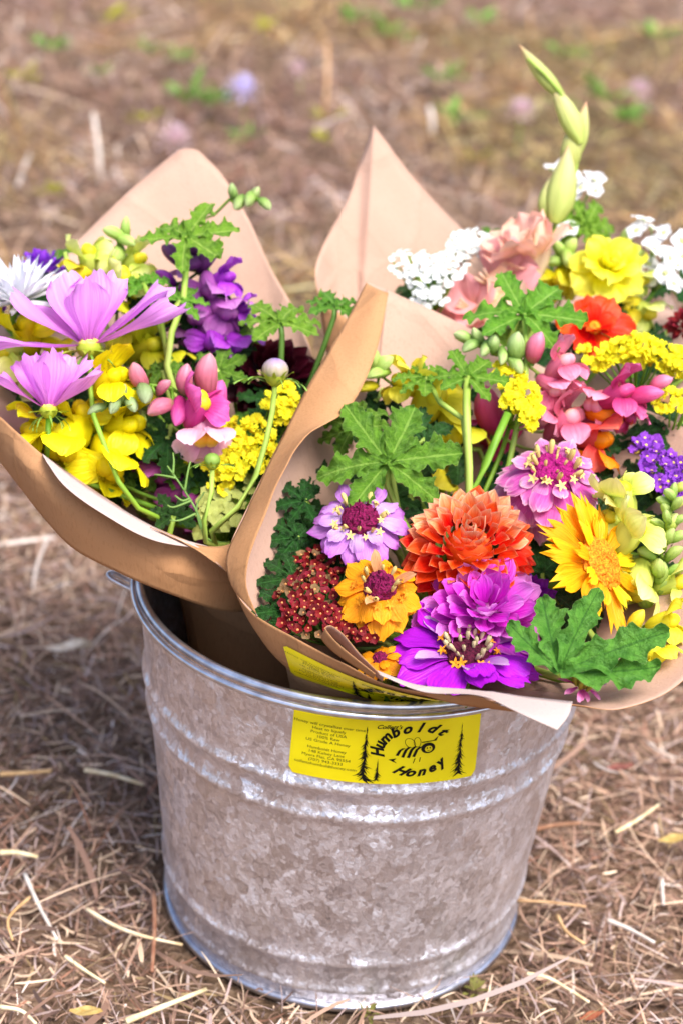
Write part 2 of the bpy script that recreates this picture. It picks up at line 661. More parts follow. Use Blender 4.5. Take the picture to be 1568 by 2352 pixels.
#      f0  e3  cd  b4 8e 6b bd d4 a0 a8 f4 5b
W_near = [5, 9, 14, 15, 13, 10, 9, 6, 5, 3, 3, 8]
n_ = 68000
o = straw_field('short_dry_thatch', rng.uniform(-.62, .62, n_), rng.uniform(-.5, .75, n_), (.007, .032), (.0005, .0022), .016, .38, W_near)
tag(o, 'matted bits of dry brown grass lying around the metal bucket', 'dry grass', kind='stuff')
n_ = 3600
o = straw_field('dry_grass_stems', rng.uniform(-.65, .65, n_), rng.uniform(-.5, .75, n_), (.030, .065), (.0009, .0022), .020, .20, [4, 9, 14, 15, 12, 6, 9, 6, 6, 4, 1, 4], 6)
tag(o, 'longer pale dry grass stems strewn over the thatch', 'dry grass', kind='stuff')
n_ = 30000
yy = 0.6 + 4.6 * rng.random(n_) ** 0.9
o = straw_field('far_dry_grass', rng.uniform(-1, 1, n_) * (0.55 + 0.30 * yy), yy, (.04, .10), (.002, .006), .05, .45, [4, 8, 14, 15, 14, 12, 10, 5, 7, 8, 2, 11], 4, .84)
tag(o, 'blurred dry brown grass of the field behind the bucket', 'dry grass', kind='stuff')
n_ = 14000
o = straw_field('field_litter', rng.uniform(-2.2, 2.2, n_), rng.uniform(-1.5, 5.3, n_), (.03, .08), (.002, .005), .03, .35, W_near)
tag(o, 'sparse dry litter over the wider field', 'dry grass', kind='stuff')


def PTG(x, y, z=0.012):
    r = _F + _R * ((x - 784) / FPX) - _U * ((y - 1176) / FPX)
    return CAM + r * ((z - CAM.z) / r.z)


# single straws one can pick out
stalk_mats = [plain_mat('straw_pale', '#d8bd8c', '#f3e2bd', 90, 0, .6), plain_mat('straw_tan', '#b98f62', '#d8b182', 90, 0, .6), plain_mat('straw_rust', '#8e6248', '#ac8264', 90, 0, .6), plain_mat('straw_white', '#c6b8ac', '#dfd4c8', 90, 0, .6)]
stalks = [
    ([(200, 2088), (262, 2125), (330, 2150), (420, 2170)], .0016, 0, 'bent pale straw pointing at the bucket foot from its left'),
    ([(353, 2050), (356, 2120), (350, 2232)], .0020, 2, 'thick rusty straw lying beside the left foot of the bucket'),
    ([(290, 2346), (380, 2310), (475, 2272)], .0022, 0, 'thick pale straw lying just in front of the bucket base'),
    ([(58, 2008), (90, 2080), (132, 2158)], .0016, 3, 'whitish straight straw left of the bent pale straw'),
    ([(150, 2196), (190, 2225), (242, 2258)], .0015, 0, 'short pale straw below the bent pale straw'),
    ([(0, 2312), (50, 2322), (84, 2352)], .0016, 0, 'kinked pale straw lying far left of the bucket base'),
    ([(70, 2060), (20, 2110), (30, 2160)], .0013, 1, 'thin curved tan straw beside the whitish straight straw'),
    ([(1208, 2236), (1262, 2248), (1352, 2302)], .0015, 0, 'pale curved straw right of the bucket foot'),
    ([(1390, 2112), (1440, 2132), (1502, 2165)], .0019, 3, 'thick whitish straw lying well right of the bucket foot'),
    ([(1278, 2102), (1300, 2140), (1342, 2168)], .0016, 1, 'orange tan straw between the bucket foot and the thick whitish straw'),
    ([(1412, 1912), (1460, 1885), (1512, 1848)], .0016, 0, 'slanting pale straw on the right, level with the middle of the bucket'),
    ([(1185, 2068), (1260, 2072), (1345, 2082)], .0014, 1, 'long thin tan straw running right from the bucket foot'),
    ([(1517, 2018), (1522, 2078)], .0020, 3, 'short upright white straw stub on the right'),
    ([(0, 1958), (40, 1958), (88, 1968)], .0022, 0, 'broad pale straw left of the bucket, level with its middle'),
    ([(195, 1768), (260, 1780), (330, 1802)], .0022, 0, 'pale straw close to the left wall of the bucket'),
    ([(0, 1778), (60, 1775), (120, 1770)], .0022, 1, 'horizontal tan straw left of the bucket below its rim'),
    ([(1225, 1905), (1275, 1895), (1330, 1890)], .0022, 2, 'rusty straw close to the right wall of the bucket'),
]
for pts, r, mi, lab in stalks:
    P = catmull([PTG(x, y, 0.020 + 0.004 * random.random()) for x, y in pts], 10)
    base = Vector(P[0])
    o = put('straw', tube_mesh('straw', P - P[0], r, r * .65, 6, 0.05), stalk_mats[mi], None, Matrix.Translation(base))
    tag(o, lab, 'straw', 'single straws around the bucket')

# a few dead leaves
for x, y, s, lab in [(105, 1487, 60, 'curled pale dead leaf left of the bucket rim'), (1385, 1765, 34, 'small red dead leaf right of the bucket'), (1330, 2340, 30, 'small rusty dead leaf in front of the bucket on the right'), (160, 2320, 42, 'yellow dry leaf in front of the bucket on the left'), (1510, 1930, 40, 'yellowish dry leaf on the right beside the slanting pale straw')]:
    p = PTG(x, y, 0.022)
    dd = (p - CAM).dot(_F)
    v, f_, u_ = petal_grid(w=.45, base=.2, wide=.45, tip='point', bend=.7, cup=.5, ruffle=.08, nu=6, nv=8, seed=int(x))
    c = {'c': ('#c9b294', '#e5d6c0'), 's': ('#7c4038', '#9a665a'), 'y': ('#a8884a', '#c4a86a')}[lab[0]]
    if 'rusty' in lab:
        c = ('#86482e', '#a46a48')
    o = put('dead_leaf', mk_mesh('dead_leaf', v, f_, u_), plain_mat('dead_leaf_' + str(x), c[0], c[1], 6, .1, .7), None, Matrix.Translation(p) @ Matrix.Rotation(random.uniform(-1.9, -1.2), 4, 'Z') @ Matrix.Scale(S(s * 2, dd), 4))
    tag(o, lab, 'leaf')

# ================================================================== the bucket
RB, RT, H = 0.124, 0.15, 0.2506


def rc(z):
    return RB + (RT - RB) * z / H


def galvanised():
    m, nt, out = new_mat('galvanised_steel')
    tc = nd(nt, 'ShaderNodeTexCoord')
    mp = nd(nt, 'ShaderNodeMapping')
    mp.inputs['Scale'].default_value = (1, 1, 0.8)
    nt.links.new(tc.outputs['Object'], mp.inputs[0])
    dn = nd(nt, 'ShaderNodeTexNoise')
    dn.inputs['Scale'].default_value = 160
    nt.links.new(mp.outputs[0], dn.inputs[0])
    off = nd(nt, 'ShaderNodeVectorMath', operation='MULTIPLY_ADD')
    nt.links.new(dn.outputs['Color'], off.inputs[0])
    off.inputs[1].default_value = (.008, .008, .008)
    nt.links.new(mp.outputs[0], off.inputs[2])
    v1 = nd(nt, 'ShaderNodeTexVoronoi')
    v1.inputs['Scale'].default_value = 330
    v2 = nd(nt, 'ShaderNodeTexVoronoi')
    v2.inputs['Scale'].default_value = 70
    for v in (v1, v2):
        nt.links.new(off.outputs[0], v.inputs['Vector'])
    n1 = nd(nt, 'ShaderNodeTexNoise')
    n1.inputs['Scale'].default_value = 34
    n1.inputs['Detail'].default_value = 8
    n1.inputs['Roughness'].default_value = .65
    nt.links.new(tc.outputs['Object'], n1.inputs[0])
    n3 = nd(nt, 'ShaderNodeTexNoise')
    n3.inputs['Scale'].default_value = 420
    n3.inputs['Detail'].default_value = 3
    nt.links.new(tc.outputs['Object'], n3.inputs[0])
    sx = nd(nt, 'ShaderNodeSeparateXYZ')
    nt.links.new(v1.outputs['Color'], sx.inputs[0])
    sy = nd(nt, 'ShaderNodeSeparateXYZ')
    nt.links.new(v2.outputs['Color'], sy.inputs[0])
    spn = mathn(nt, 'ADD', mathn(nt, 'MULTIPLY', sx.outputs[0], .5), mathn(nt, 'MULTIPLY', sy.outputs[1], .5))
    k = mathn(nt, 'ADD', mathn(nt, 'MULTIPLY', spn, .45), mathn(nt, 'MULTIPLY', n1.outputs[0], .65))
    cr = nd(nt, 'ShaderNodeValToRGB')
    e = cr.color_ramp.elements
    e[0].position, e[0].color = .38, hx('#cdc6c7')
    e[1].position, e[1].color = .80, hx('#f4f1f6')
    nt.links.new(k, cr.inputs[0])
    p = nd(nt, 'ShaderNodeBsdfPrincipled')
    p.inputs['Metallic'].default_value = 0.78
    sm_ = nd(nt, 'ShaderNodeMapping')
    sm_.inputs['Rotation'].default_value = (.6, .5, .4)
    sm_.inputs['Scale'].default_value = (60, 600, 60)
    nt.links.new(tc.outputs['Object'], sm_.inputs[0])
    sc_ = nd(nt, 'ShaderNodeTexNoise')
    sc_.inputs['Scale'].default_value = 1.0
    sc_.inputs['Detail'].default_value = 2
    nt.links.new(sm_.outputs[0], sc_.inputs[0])
    scr = mathn(nt, 'MULTIPLY', mathn(nt, 'SUBTRACT', sc_.outputs[0], .60), 6, True)
    blo = mathn(nt, 'MULTIPLY', mathn(nt, 'SUBTRACT', n1.outputs[0], .52), 5, True)
    gc = mixc(nt, mathn(nt, 'MULTIPLY', mathn(nt, 'MAXIMUM', scr, mathn(nt, 'MULTIPLY', blo, .55)), .65), cr.outputs[0], hx('#fbf8fc'))
    nt.links.new(gc, p.inputs['Base Color'])
    nt.links.new(mathn(nt, 'ADD', mathn(nt, 'MULTIPLY', spn, .24), .28), p.inputs['Roughness'])
    b = nd(nt, 'ShaderNodeBump')
    b.inputs['Strength'].default_value = .55
    b.inputs['Distance'].default_value = .0012
    hh = mathn(nt, 'ADD', mathn(nt, 'MULTIPLY', sx.outputs[1], .5), mathn(nt, 'ADD', n3.outputs[0], mathn(nt, 'MULTIPLY', n1.outputs[0], 1.5)))
    nt.links.new(hh, b.inputs['Height'])
    # each zinc crystal lies at its own slight angle and catches the light differently
    tl = nd(nt, 'ShaderNodeVectorMath', operation='SUBTRACT')
    nt.links.new(v1.outputs['Color'], tl.inputs[0])
    tl.inputs[1].default_value = (.5, .5, .5)
    t2 = nd(nt, 'ShaderNodeVectorMath', operation='SUBTRACT')
    nt.links.new(v2.outputs['Color'], t2.inputs[0])
    t2.inputs[1].default_value = (.5, .5, .5)
    ad = nd(nt, 'ShaderNodeVectorMath', operation='ADD')
    nt.links.new(tl.outputs[0], ad.inputs[0])
    nt.links.new(t2.outputs[0], ad.inputs[1])
    ma = nd(nt, 'ShaderNodeVectorMath', operation='MULTIPLY_ADD')
    nt.links.new(ad.outputs[0], ma.inputs[0])
    ma.inputs[1].default_value = (.34, .34, .34)
    nt.links.new(b.outputs[0], ma.inputs[2])
    nm = nd(nt, 'ShaderNodeVectorMath', operation='NORMALIZE')
    nt.links.new(ma.outputs[0], nm.inputs[0])
    nt.links.new(nm.outputs[0], p.inputs['Normal'])
    nt.links.new(p.outputs[0], out.inputs[0])
    return m


GALV = galvanised()
WIRE = plain_mat('bright_steel_wire', '#b9bac2', '#dfe0e8', 90, 0, .28, 0.95, 0, .5, .1)
bucket = bpy.data.objects.new('bucket', None)
COL.objects.link(bucket)
tag(bucket, 'galvanised steel bucket with yellow honey label holding three wrapped bouquets', 'bucket')


def bead(z, c, w, a):
    t = (z - c) / w
    return a * math.exp(-t * t * 2.5)


prof = []
for z in np.linspace(0.0, H, 170):
    prof.append((rc(z) + bead(z, .1885, .0065, .0030) - bead(z, .1775, .005, .0012) + bead(z, .1655, .0060, .0026) + bead(z, .041, .006, .0022) + bead(z, .0165, .006, .0020) + (bead(z, 0, .004, .0012)), z))
inner = [(rc(z) - .0012, z) for z in np.linspace(H, .008, 12)] + [(.06, .008), (.0005, .008)]
def dents(a, i):
    return .0035 * noise.noise(Vector((math.cos(a) * 1.6, math.sin(a) * 1.6, i * .02))) + .0012 * noise.noise(Vector((math.cos(a) * 5, math.sin(a) * 5, i * .05)))


body = put('body', lathe_mesh('bucket_body', prof + inner, 200, lambda a, i: dents(a, i) * min(1, i / 30) * (1 if i < 140 else max(0, (168 - i) / 28))), GALV, bucket)


def torus(name, R, r, z, segs=128, sides=10, a0=0, a1=2 * math.pi):
    n = segs
    pts = [(R * math.cos(a), R * math.sin(a), z) for a in np.linspace(a0, a1, n + 1)]
    return tube_mesh(name, pts, r, r, sides)


put('rim', torus('bucket_rim', RT - .0006, .0030, H + .0022), WIRE, bucket)
put('base_ring', torus('bucket_base_ring', RB + .0015, .0030, .0028), WIRE, bucket)
# bail handle folded down against the front of the rim, hooked into an ear at each side
hp = []
for a in np.linspace(math.pi * 1.0, math.pi * 2.0, 70):
    t = math.sin(a - math.pi)
    rb_ = .1520 + .0038 * t ** .5
    hp.append((rb_ * math.cos(a), rb_ * math.sin(a) - .0005 * t, H + .0015 - .0022 * t))
put('bail_handle', tube_mesh('bail_handle', hp, .0022, .0022, 8), WIRE, bucket)
hk = catmull([PT(334, 1378, 1.083), PT(318, 1362, 1.082), PT(285, 1345, 1.082), PT(256, 1329, 1.083), PT(250, 1319, 1.085), PT(262, 1317, 1.09), PT(290, 1332, 1.093), PT(326, 1352, 1.094)], 30)
put('handle_hook', tube_mesh('handle_hook', hk, .0019, .0019, 8), WIRE, bucket)
for sgn in (-1, 1):
    bm = bmesh.new()
    bmesh.ops.create_cube(bm, size=1)
    for v in bm.verts:
        v.co = Vector((v.co.x * .004, v.co.y * .026, v.co.z * .020))
    bmesh.ops.bevel(bm, geom=bm.edges[:], offset=.0015, segments=2, affect='EDGES')
    me = bpy.data.meshes.new('ear')
    bm.to_mesh(me)
    bm.free()
    me.materials.append(None)
    put('ear', me, GALV, bucket, Matrix.Translation((sgn * (rc(.235) + .0022), 0.004, .236)) @ Matrix.Rotation(-sgn * .1, 4, 'Y'))
    put('ear_rivet', ellipsoid('ear_rivet', .0025, .003, .003, 10, 6), WIRE, bucket, Matrix.Translation((sgn * (rc(.23) + .0042), 0.004, .231)))

# ------------------------------------------------------------------ labels and their print
YEL = plain_mat('yellow_label_paper', '#f2de04', '#fcec0c', 30, 0, .32, 0, 0, .5, .25)
INK = plain_mat('black_label_ink', '#0d0c08', '#17150e', 50, 0, .6, 0, 0, .2, 0)
GINK = plain_mat('grey_label_ink', '#5e5a1c', '#6b661f', 50, 0, .6, 0, 0, .2, 0)
A_TL, A_TR, A_BR, A_BL = (-105.2, .2472), (-62.2, .2472), (-60.3, .1945), (-106.3, .1960)


def bucket_map(s, t, off):
    "s 0..1 left to right, t 0..1 bottom to top, on the bucket wall"
    aT = A_TL[0] + (A_TR[0] - A_TL[0]) * s
    aB = A_BL[0] + (A_BR[0] - A_BL[0]) * s
    a = RAD(aB + (aT - aB) * t)
    zB = A_BL[1] + (A_BR[1] - A_BL[1]) * s
    zT = A_TL[1] + (A_TR[1] - A_TL[1]) * s
    z = zB + (zT - zB) * t
    r = rc(z) + off + bead(z, .1885, .0065, .0030)
    return Vector((r * math.cos(a), r * math.sin(a), z))


ASP = 2.16     # label width over height


def label_sheet(mapf, mat, parent, nm='label', ns=40, nt_=12, off=.0006):
    verts, faces, uvs = [], [], []
    for j in range(nt_ + 1):
        for i in range(ns + 1):
            s, t = i / ns, j / nt_
            cr_ = .05      # rounded corners
            y = t - .5
            ex = 0
            if abs(y) > .5 - cr_:
                q = (abs(y) - (.5 - cr_)) / cr_
                ex = (cr_ / ASP) * (1 - math.sqrt(max(0, 1 - q * q)))
            s2 = ex + (1 - 2 * ex) * s
            verts.append(mapf(s2, t, off))
            uvs.append((s, t))
    for j in range(nt_):
        for i in range(ns):
            a = j * (ns + 1) + i
            faces.append((a, a + 1, a + ns + 2, a + ns + 1))
    return put(nm, mk_mesh(nm, verts, faces, uvs), mat, parent)


def text_tris(body, size, shear=0.0, bold=0.0):
    cu = bpy.data.curves.new('lettering', 'FONT')
    cu.body = body
    cu.size = size
    cu.shear = shear
    cu.offset = bold
    cu.align_x = 'CENTER'
    cu.resolution_u = 3
    ob = bpy.data.objects.new('lettering', cu)
    COL.objects.link(ob)
    dg = bpy.context.evaluated_depsgraph_get()
    me = bpy.data.meshes.new_from_object(ob.evaluated_get(dg))
    V = [(v.co.x, v.co.y) for v in me.vertices]
    Fs = [tuple(p.vertices) for p in me.polygons]
    bpy.data.objects.remove(ob)
    bpy.data.meshes.remove(me)
    bpy.data.curves.remove(cu)
    return V, Fs


PRINT = []      # (part name, ink, verts in label units with x 0..ASP and y 0..1, faces)


def prn(name, ink, V, Fs):
    PRINT.append((name, ink, V, Fs))


def line(body, cx, cy, size, rot=0.0, ink=None, shear=0.0, bold=0.0, name='lettering', sx=1.0):
    V, Fs = text_tris(body, size, shear, bold)
    c, s = math.cos(rot), math.sin(rot)
    prn(name, ink or INK, [(cx + sx * x * c - y * s, cy + sx * x * s + y * c) for x, y in V], Fs)


for i, b in enumerate(['Honey will crystallize over time', 'Heat to liquefy', 'Product of USA', '100% Raw', 'US Grade A Honey']):
    line(b, .415, .835 - i * .066, .062, -.035, GINK, sx=1.02)
for i, b in enumerate(['Humboldt Honey', '148 Kelsey Lane', 'Myers Flat, CA 95554', '(707) 943-3333', 'collettshumboldthoney.com']):
    line(b, .41, .455 - i * .066, .062, -.03, GINK, sx=1.0)
line("Collett's", 1.075, .885, .088, .0, INK, .45, .0012, sx=.95)
# the big name on two arcs
cx_, cy_ = 1.41, .55


def arc(body, R0, a0, a1, size, flip=False, name='lettering', aspect=1.0):
    n = len(body)
    for i, ch in enumerate(body):
        a = RAD(a0 + (a1 - a0) * i / (n - 1))
        rot = a + math.pi / 2 if flip else a - math.pi / 2
        V, Fs = text_tris(ch, size, .4, .008)
        c, s = math.cos(rot), math.sin(rot)
        ox, oy = cx_ + R0 * aspect * math.cos(a), cy_ + R0 * math.sin(a)
        prn(name, INK, [(ox + x * c - y * s, oy + x * s + y * c) for x, y in V], Fs)


arc('Humboldt', .285, 188, 50, .195, False, aspect=1.32)
arc('Honey', .425, 243, 318, .190, True, aspect=1.02)


def poly(name, ink, pts):
    prn(name, ink, pts, [tuple(range(len(pts)))])


def fir(cx, y0, y1, w, seed):
    r = random.Random(seed)
    V, Fs = [], []

    def tri(a, b, c):
        k = len(V)
        V.extend([a, b, c])
        Fs.append((k, k + 1, k + 2))
    n = int(11 * (y1 - y0) / .8) + 4
    for i in range(n):
        q = i / n
        y = y1 - (y1 - y0) * q
        for sd in (-1, 1):
            for rep in range(1 + (r.random() < .5)):
                ww = w * (0.14 + .95 * q) * r.uniform(.5, 1.15) * sd
                hh = (y1 - y0) / n * r.uniform(1.0, 2.0)
                yy = y + r.uniform(-.02, .02)
                tri((cx - .004 * sd, yy), (cx + ww, yy - hh * 1.1), (cx + ww * .35, yy - hh * r.uniform(.3, .75)))
                tri((cx, yy), (cx + ww * .55, yy - hh * 1.25), (cx, yy - hh * .7))
    tri((cx - .012, y0), (cx + .012, y0), (cx, y1 + .02))
    prn('tree_print', INK, V, Fs)


fir(.835, .075, .90, .125, 3)
fir(.985, .075, .40, .070, 4)
fir(1.93, .085, .90, .105, 5)
# the bee between the arcs: striped body, wings, dark head with a face under a small hat, sting
bx_, by_ = 1.375, .535


def blob(cx, cy, rx, ry, rot=0, n=18):
    c, s = math.cos(rot), math.sin(rot)
    return [(cx + rx * math.cos(a) * c - ry * math.sin(a) * s, cy + rx * math.cos(a) * s + ry * math.sin(a) * c) for a in np.linspace(0, 2 * math.pi, n, endpoint=False)]


def ringp(cx, cy, rx, ry, w, rot=0, n=22):
    o_ = blob(cx, cy, rx, ry, rot, n)
    i_ = blob(cx, cy, rx - w, ry - w, rot, n)
    prn('bee_print', INK, o_ + i_, [(k, (k + 1) % n, n + (k + 1) % n, n + k) for k in range(n)])


for k, (sx0, hh) in enumerate([(-.150, .075), (-.085, .105), (-.020, .115), (.04, .10)]):
    poly('bee_print', INK, [(bx_ + sx0 + .02, by_ + hh * .62), (bx_ + sx0 - .018, by_ + hh * .2), (bx_ + sx0 - .05, by_ - hh * .9), (bx_ + sx0 - .018, by_ - hh * 1.0), (bx_ + sx0 + .012, by_ + hh * .1), (bx_ + sx0 + .055, by_ + hh * .62)])
ringp(bx_ - .045, by_ + .125, .055, .085, .006, .5)
ringp(bx_ + .035, by_ + .135, .042, .080, .006, .1)
hd = blob(bx_ + .165, by_ + .035, .082, .085)
fc = blob(bx_ + .172, by_ + .020, .045, .050)
n18 = len(hd)
prn('bee_print', INK, hd + fc, [(k, (k + 1) % n18, n18 + (k + 1) % n18, n18 + k) for k in range(n18)])
poly('bee_print', INK, blob(bx_ + .155, by_ + .032, .007, .014))
poly('bee_print', INK, blob(bx_ + .188, by_ + .034, .007, .014))
poly('bee_print', INK, [(bx_ + .148, by_ + .0), (bx_ + .172, by_ - .014), (bx_ + .198, by_ + .002), (bx_ + .172, by_ - .006)])
poly('bee_print', INK, [(bx_ + .085, by_ + .135), (bx_ + .255, by_ + .155), (bx_ + .255, by_ + .143), (bx_ + .085, by_ + .122)])
poly('bee_print', INK, [(bx_ + .225, by_ + .155), (bx_ + .275, by_ + .215), (bx_ + .255, by_ + .15)])
poly('bee_print', INK, [(bx_ - .275, by_ - .135), (bx_ - .185, by_ - .115), (bx_ - .215, by_ - .15), (bx_ - .175, by_ - .195), (bx_ - .225, by_ - .165)])
poly('bee_print', INK, [(bx_ + .02, by_ - .12), (bx_ + .03, by_ - .12), (bx_ + .012, by_ - .20), (bx_ + .004, by_ - .20)])
poly('bee_print', INK, [(bx_ + .08, by_ - .11), (bx_ + .09, by_ - .11), (bx_ + .082, by_ - .18), (bx_ + .074, by_ - .18)])


def stamp(mapf, parent, off=.0009):
    groups = {}
    for q, (nm, ink, V, Fs) in enumerate(PRINT):
        g = groups.setdefault((nm, ink.name if nm != 'tree_print' else q), ([], [], ink))
        k = len(g[0])
        g[0].extend(mapf(x / ASP, y * .915, off) for x, y in V)
        g[1].extend(tuple(i + k for i in f) for f in Fs)
    for (nm, _), (V, Fs, ink) in groups.items():
        me = mk_mesh(nm, V, Fs, None, False)
        bm = bmesh.new()
        bm.from_mesh(me)
        bmesh.ops.triangulate(bm, faces=bm.faces[:])
        bm.to_mesh(me)
        bm.free()
        put(nm, me, ink, parent)


lab = label_sheet(bucket_map, YEL, bucket)
lab['label'] = 'yellow paper label printed with honey lettering, fir trees and a bee'
stamp(bucket_map, lab)

# ================================================================== kraft paper wraps
def kraft(name, c1, c2, c3):
    m, nt, out = new_mat(name)
    tc = nd(nt, 'ShaderNodeTexCoord')
    n1 = nd(nt, 'ShaderNodeTexNoise')
    n1.inputs['Scale'].default_value = 9
    n1.inputs['Detail'].default_value = 5
    mp = nd(nt, 'ShaderNodeMapping')
    mp.inputs['Scale'].default_value = (1, 1, .22)
    mp.inputs['Rotation'].default_value = (.3, .4, .2)
    n2 = nd(nt, 'ShaderNodeTexNoise')
    n2.inputs['Scale'].default_value = 620
    n2.inputs['Detail'].default_value = 3
    nt.links.new(tc.outputs['Object'], n1.inputs[0])
    nt.links.new(tc.outputs['Object'], mp.inputs[0])
    nt.links.new(mp.outputs[0], n2.inputs[0])
    a = mixc(nt, mathn(nt, 'MULTIPLY', mathn(nt, 'SUBTRACT', n1.outputs[0], .3), 2.2, True), hx(c1), hx(c2))
    c = mixc(nt, mathn(nt, 'MULTIPLY', mathn(nt, 'GREATER_THAN', n2.outputs[0], .60), .22), a, hx(c3))
    vc = nd(nt, 'ShaderNodeTexVoronoi', feature='DISTANCE_TO_EDGE')
    vc.inputs['Scale'].default_value = 11
    wob = nd(nt, 'ShaderNodeVectorMath', operation='MULTIPLY_ADD')
    nt.links.new(n1.outputs['Color'], wob.inputs[0])
    wob.inputs[1].default_value = (.05, .05, .05)
    nt.links.new(tc.outputs['Object'], wob.inputs[2])
    nt.links.new(wob.outputs[0], vc.inputs['Vector'])
    crs = mathn(nt, 'SUBTRACT', 1.0, mathn(nt, 'MULTIPLY', vc.outputs['Distance'], 14, True))
    c = mixc(nt, mathn(nt, 'MULTIPLY', mathn(nt, 'POWER', crs, 6), .22), c, hx(c3))
    hgt = mathn(nt, 'ADD', mathn(nt, 'ADD', mathn(nt, 'MULTIPLY', n2.outputs[0], .35), mathn(nt, 'MULTIPLY', n1.outputs[0], 2.4)), mathn(nt, 'MULTIPLY', crs, .9))
    leafy_shader(nt, out, c, .14, .8, hgt, .15, .4, .0025)
    return m


KRAFT_OUT = kraft('kraft_paper_outside', '#b58458', '#c29268', '#9e7048')
KRAFT_IN = kraft('kraft_paper_inside', '#bd9884', '#caa996', '#ae8973')


KRAFT_GLARE = kraft('glare_paper_lip', '#c2ada4', '#ccb9b1', '#b8a298')  # kraft paper made paler to paint glare onto the turned lips


def sheet_obj(name, grid, closed=False, pale=False, parent=None, inside_first=False, thick=.00035, wr=.0015, wscale=14, seed=0.0, loc=None):
    "a sheet of paper through a grid of points [row][col]; first face outside, other face inside"
    G = [[Vector(p) for p in row] for row in grid]
    nr, nc = len(G), len(G[0])
    verts, uvs, faces = [], [], []
    for j in range(nr):
        for i in range(nc):
            p = G[j][i]
            a = G[j][(i + 1) % nc] - G[j][i - 1] if closed or 0 < i < nc - 1 else (G[j][min(i + 1, nc - 1)] - G[j][max(i - 1, 0)])
            b = G[min(j + 1, nr - 1)][i] - G[max(j - 1, 0)][i]
            n = a.cross(b)
            if n.length > 1e-12:
                n.normalize()
            k = noise.noise(p * wscale + Vector((seed, seed, 0))) + .6 * (abs(noise.noise(p * wscale * 2.3 + Vector((0, seed, 4)))) - .25)
            verts.append(p + n * (wr * k))
            uvs.append((i / nc, j / (nr - 1)))
    # a few sharp creases pressed across the sheet
    rr = random.Random(int(seed * 10) + nc)
    for _ in range(9 if closed else 4):
        c0 = verts[rr.randrange(len(verts))]
        pn = Vector((rr.gauss(0, 1), rr.gauss(0, 1), rr.gauss(0, .6))).normalized()
        am = rr.choice((-1, 1)) * rr.uniform(.5, 1.0) * (.0016 if closed else .0007)
        ln = rr.uniform(.03, .08)
        push = pn.cross(Vector((0, 0, 1))) + Vector((0, -.5, .5))
        for k, p in enumerate(verts):
            q = p - c0
            dd_ = abs(q.dot(pn))
            if dd_ < .012 and q.length < ln:
                verts[k] = p + push * (am * math.exp(-dd_ / .0028) * (1 - q.length / ln))
    m = nc if closed else nc - 1
    for j in range(nr - 1):
        for i in range(m):
            i2 = (i + 1) % nc
            f = (j * nc + i, j * nc + i2, (j + 1) * nc + i2, (j + 1) * nc + i)
            faces.append(f)
    me = mk_mesh(name, verts, faces, uvs)
    me.materials.clear()
    a_, b_ = (KRAFT_IN, KRAFT_OUT) if inside_first else (KRAFT_OUT, KRAFT_IN)
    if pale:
        a_ = b_ = KRAFT_GLARE
    me.materials.append(a_)
    me.materials.append(b_)
    o = bpy.data.objects.new(name, me)
    COL.objects.link(o)
    if parent is not None:
        o.parent = parent
    md = o.modifiers.new('thickness', 'SOLIDIFY')
    md.thickness = thick
    md.offset = -1
    md.material_offset = 1
    md.material_offset_rim = 0
    return o


def loft(curves, ncol, nrow):
    C = [catmull([PT(*p) for p in c], ncol) for c in curves]
    rows = []
    for i in range(ncol):
        rows.append(catmull([c[i] for c in C], nrow) if len(C) > 2 else np.linspace(C[0][i], C[1][i], nrow))
    return [[rows[i][j] for i in range(ncol)] for j in range(nrow)]


def cone_grid(rim, neck, base_c, base_r, ncol=270, nrow=40, bulge=0.0, tn=0.42):
    "rim: closed loop of picture points with depth; drawn in at a neck loop (world x, y, z) inside the bucket rim, then down to a ring round base_c"
    Rm = catmull([PT(*p) for p in rim], ncol, True)
    Nk = catmull([Vector(p) for p in neck], 240, True)
    rc_, nc_ = Vector(Rm.mean(0)), Vector(Nk.mean(0))
    ax = (rc_ - nc_).normalized()
    e1 = ax.cross(Vector((0, 0, 1)))
    e1.normalize()
    e2 = ax.cross(e1)
    az = lambda q, c: math.atan2((q - c).dot(e2), (q - c).dot(e1))
    na = [(az(Vector(q), nc_), Vector(q)) for q in Nk]

    def at(a):
        return min(na, key=lambda t: abs((t[0] - a + math.pi) % (2 * math.pi) - math.pi))[1]
    NK = [at(az(Vector(p), rc_)) for p in Rm]
    k = 9
    NK = [sum((NK[(i + o) % ncol] for o in range(-k, k + 1)), Vector()) / (2 * k + 1) for i in range(ncol)]
    grid = []
    for j in range(nrow):
        t = j / (nrow - 1)
        row = []
        for p, n in zip(Rm, NK):
            q = Vector(p)
            outw = (n - nc_).normalized()
            b = base_c + outw * base_r
            if t < tn:
                row.append(b.lerp(n, t / tn))
            else:
                u = (t - tn) / (1 - tn)
                row.append(n.lerp(q, u) + (q - rc_).normalized() * (bulge * math.sin(math.pi * u)))
        grid.append(row)
    return grid


NECK1 = [(-.046, -.131, .257), (0, -.138, .257), (.05, -.130, .257), (.09, -.107, .257), (.115, -.065, .257), (.105, -.01, .257), (.06, .015, .257), (.015, 0, .257), (-.025, -.045, .257), (-.045, -.095, .257)]
NECK2 = [(-.075 + .062 * math.cos(a), .03 + .062 * math.sin(a), .257) for a in np.linspace(0, 2 * math.pi, 12, endpoint=False)]
NECK3 = [(.035 + .055 * math.cos(a), .082 + .055 * math.sin(a), .257) for a in np.linspace(0, 2 * math.pi, 12, endpoint=False)]


def wrap(name, label):
    e = bpy.data.objects.new(name, None)
    COL.objects.link(e)
    tag(e, label, 'paper wrap', 'kraft paper bouquet wraps')
    return e


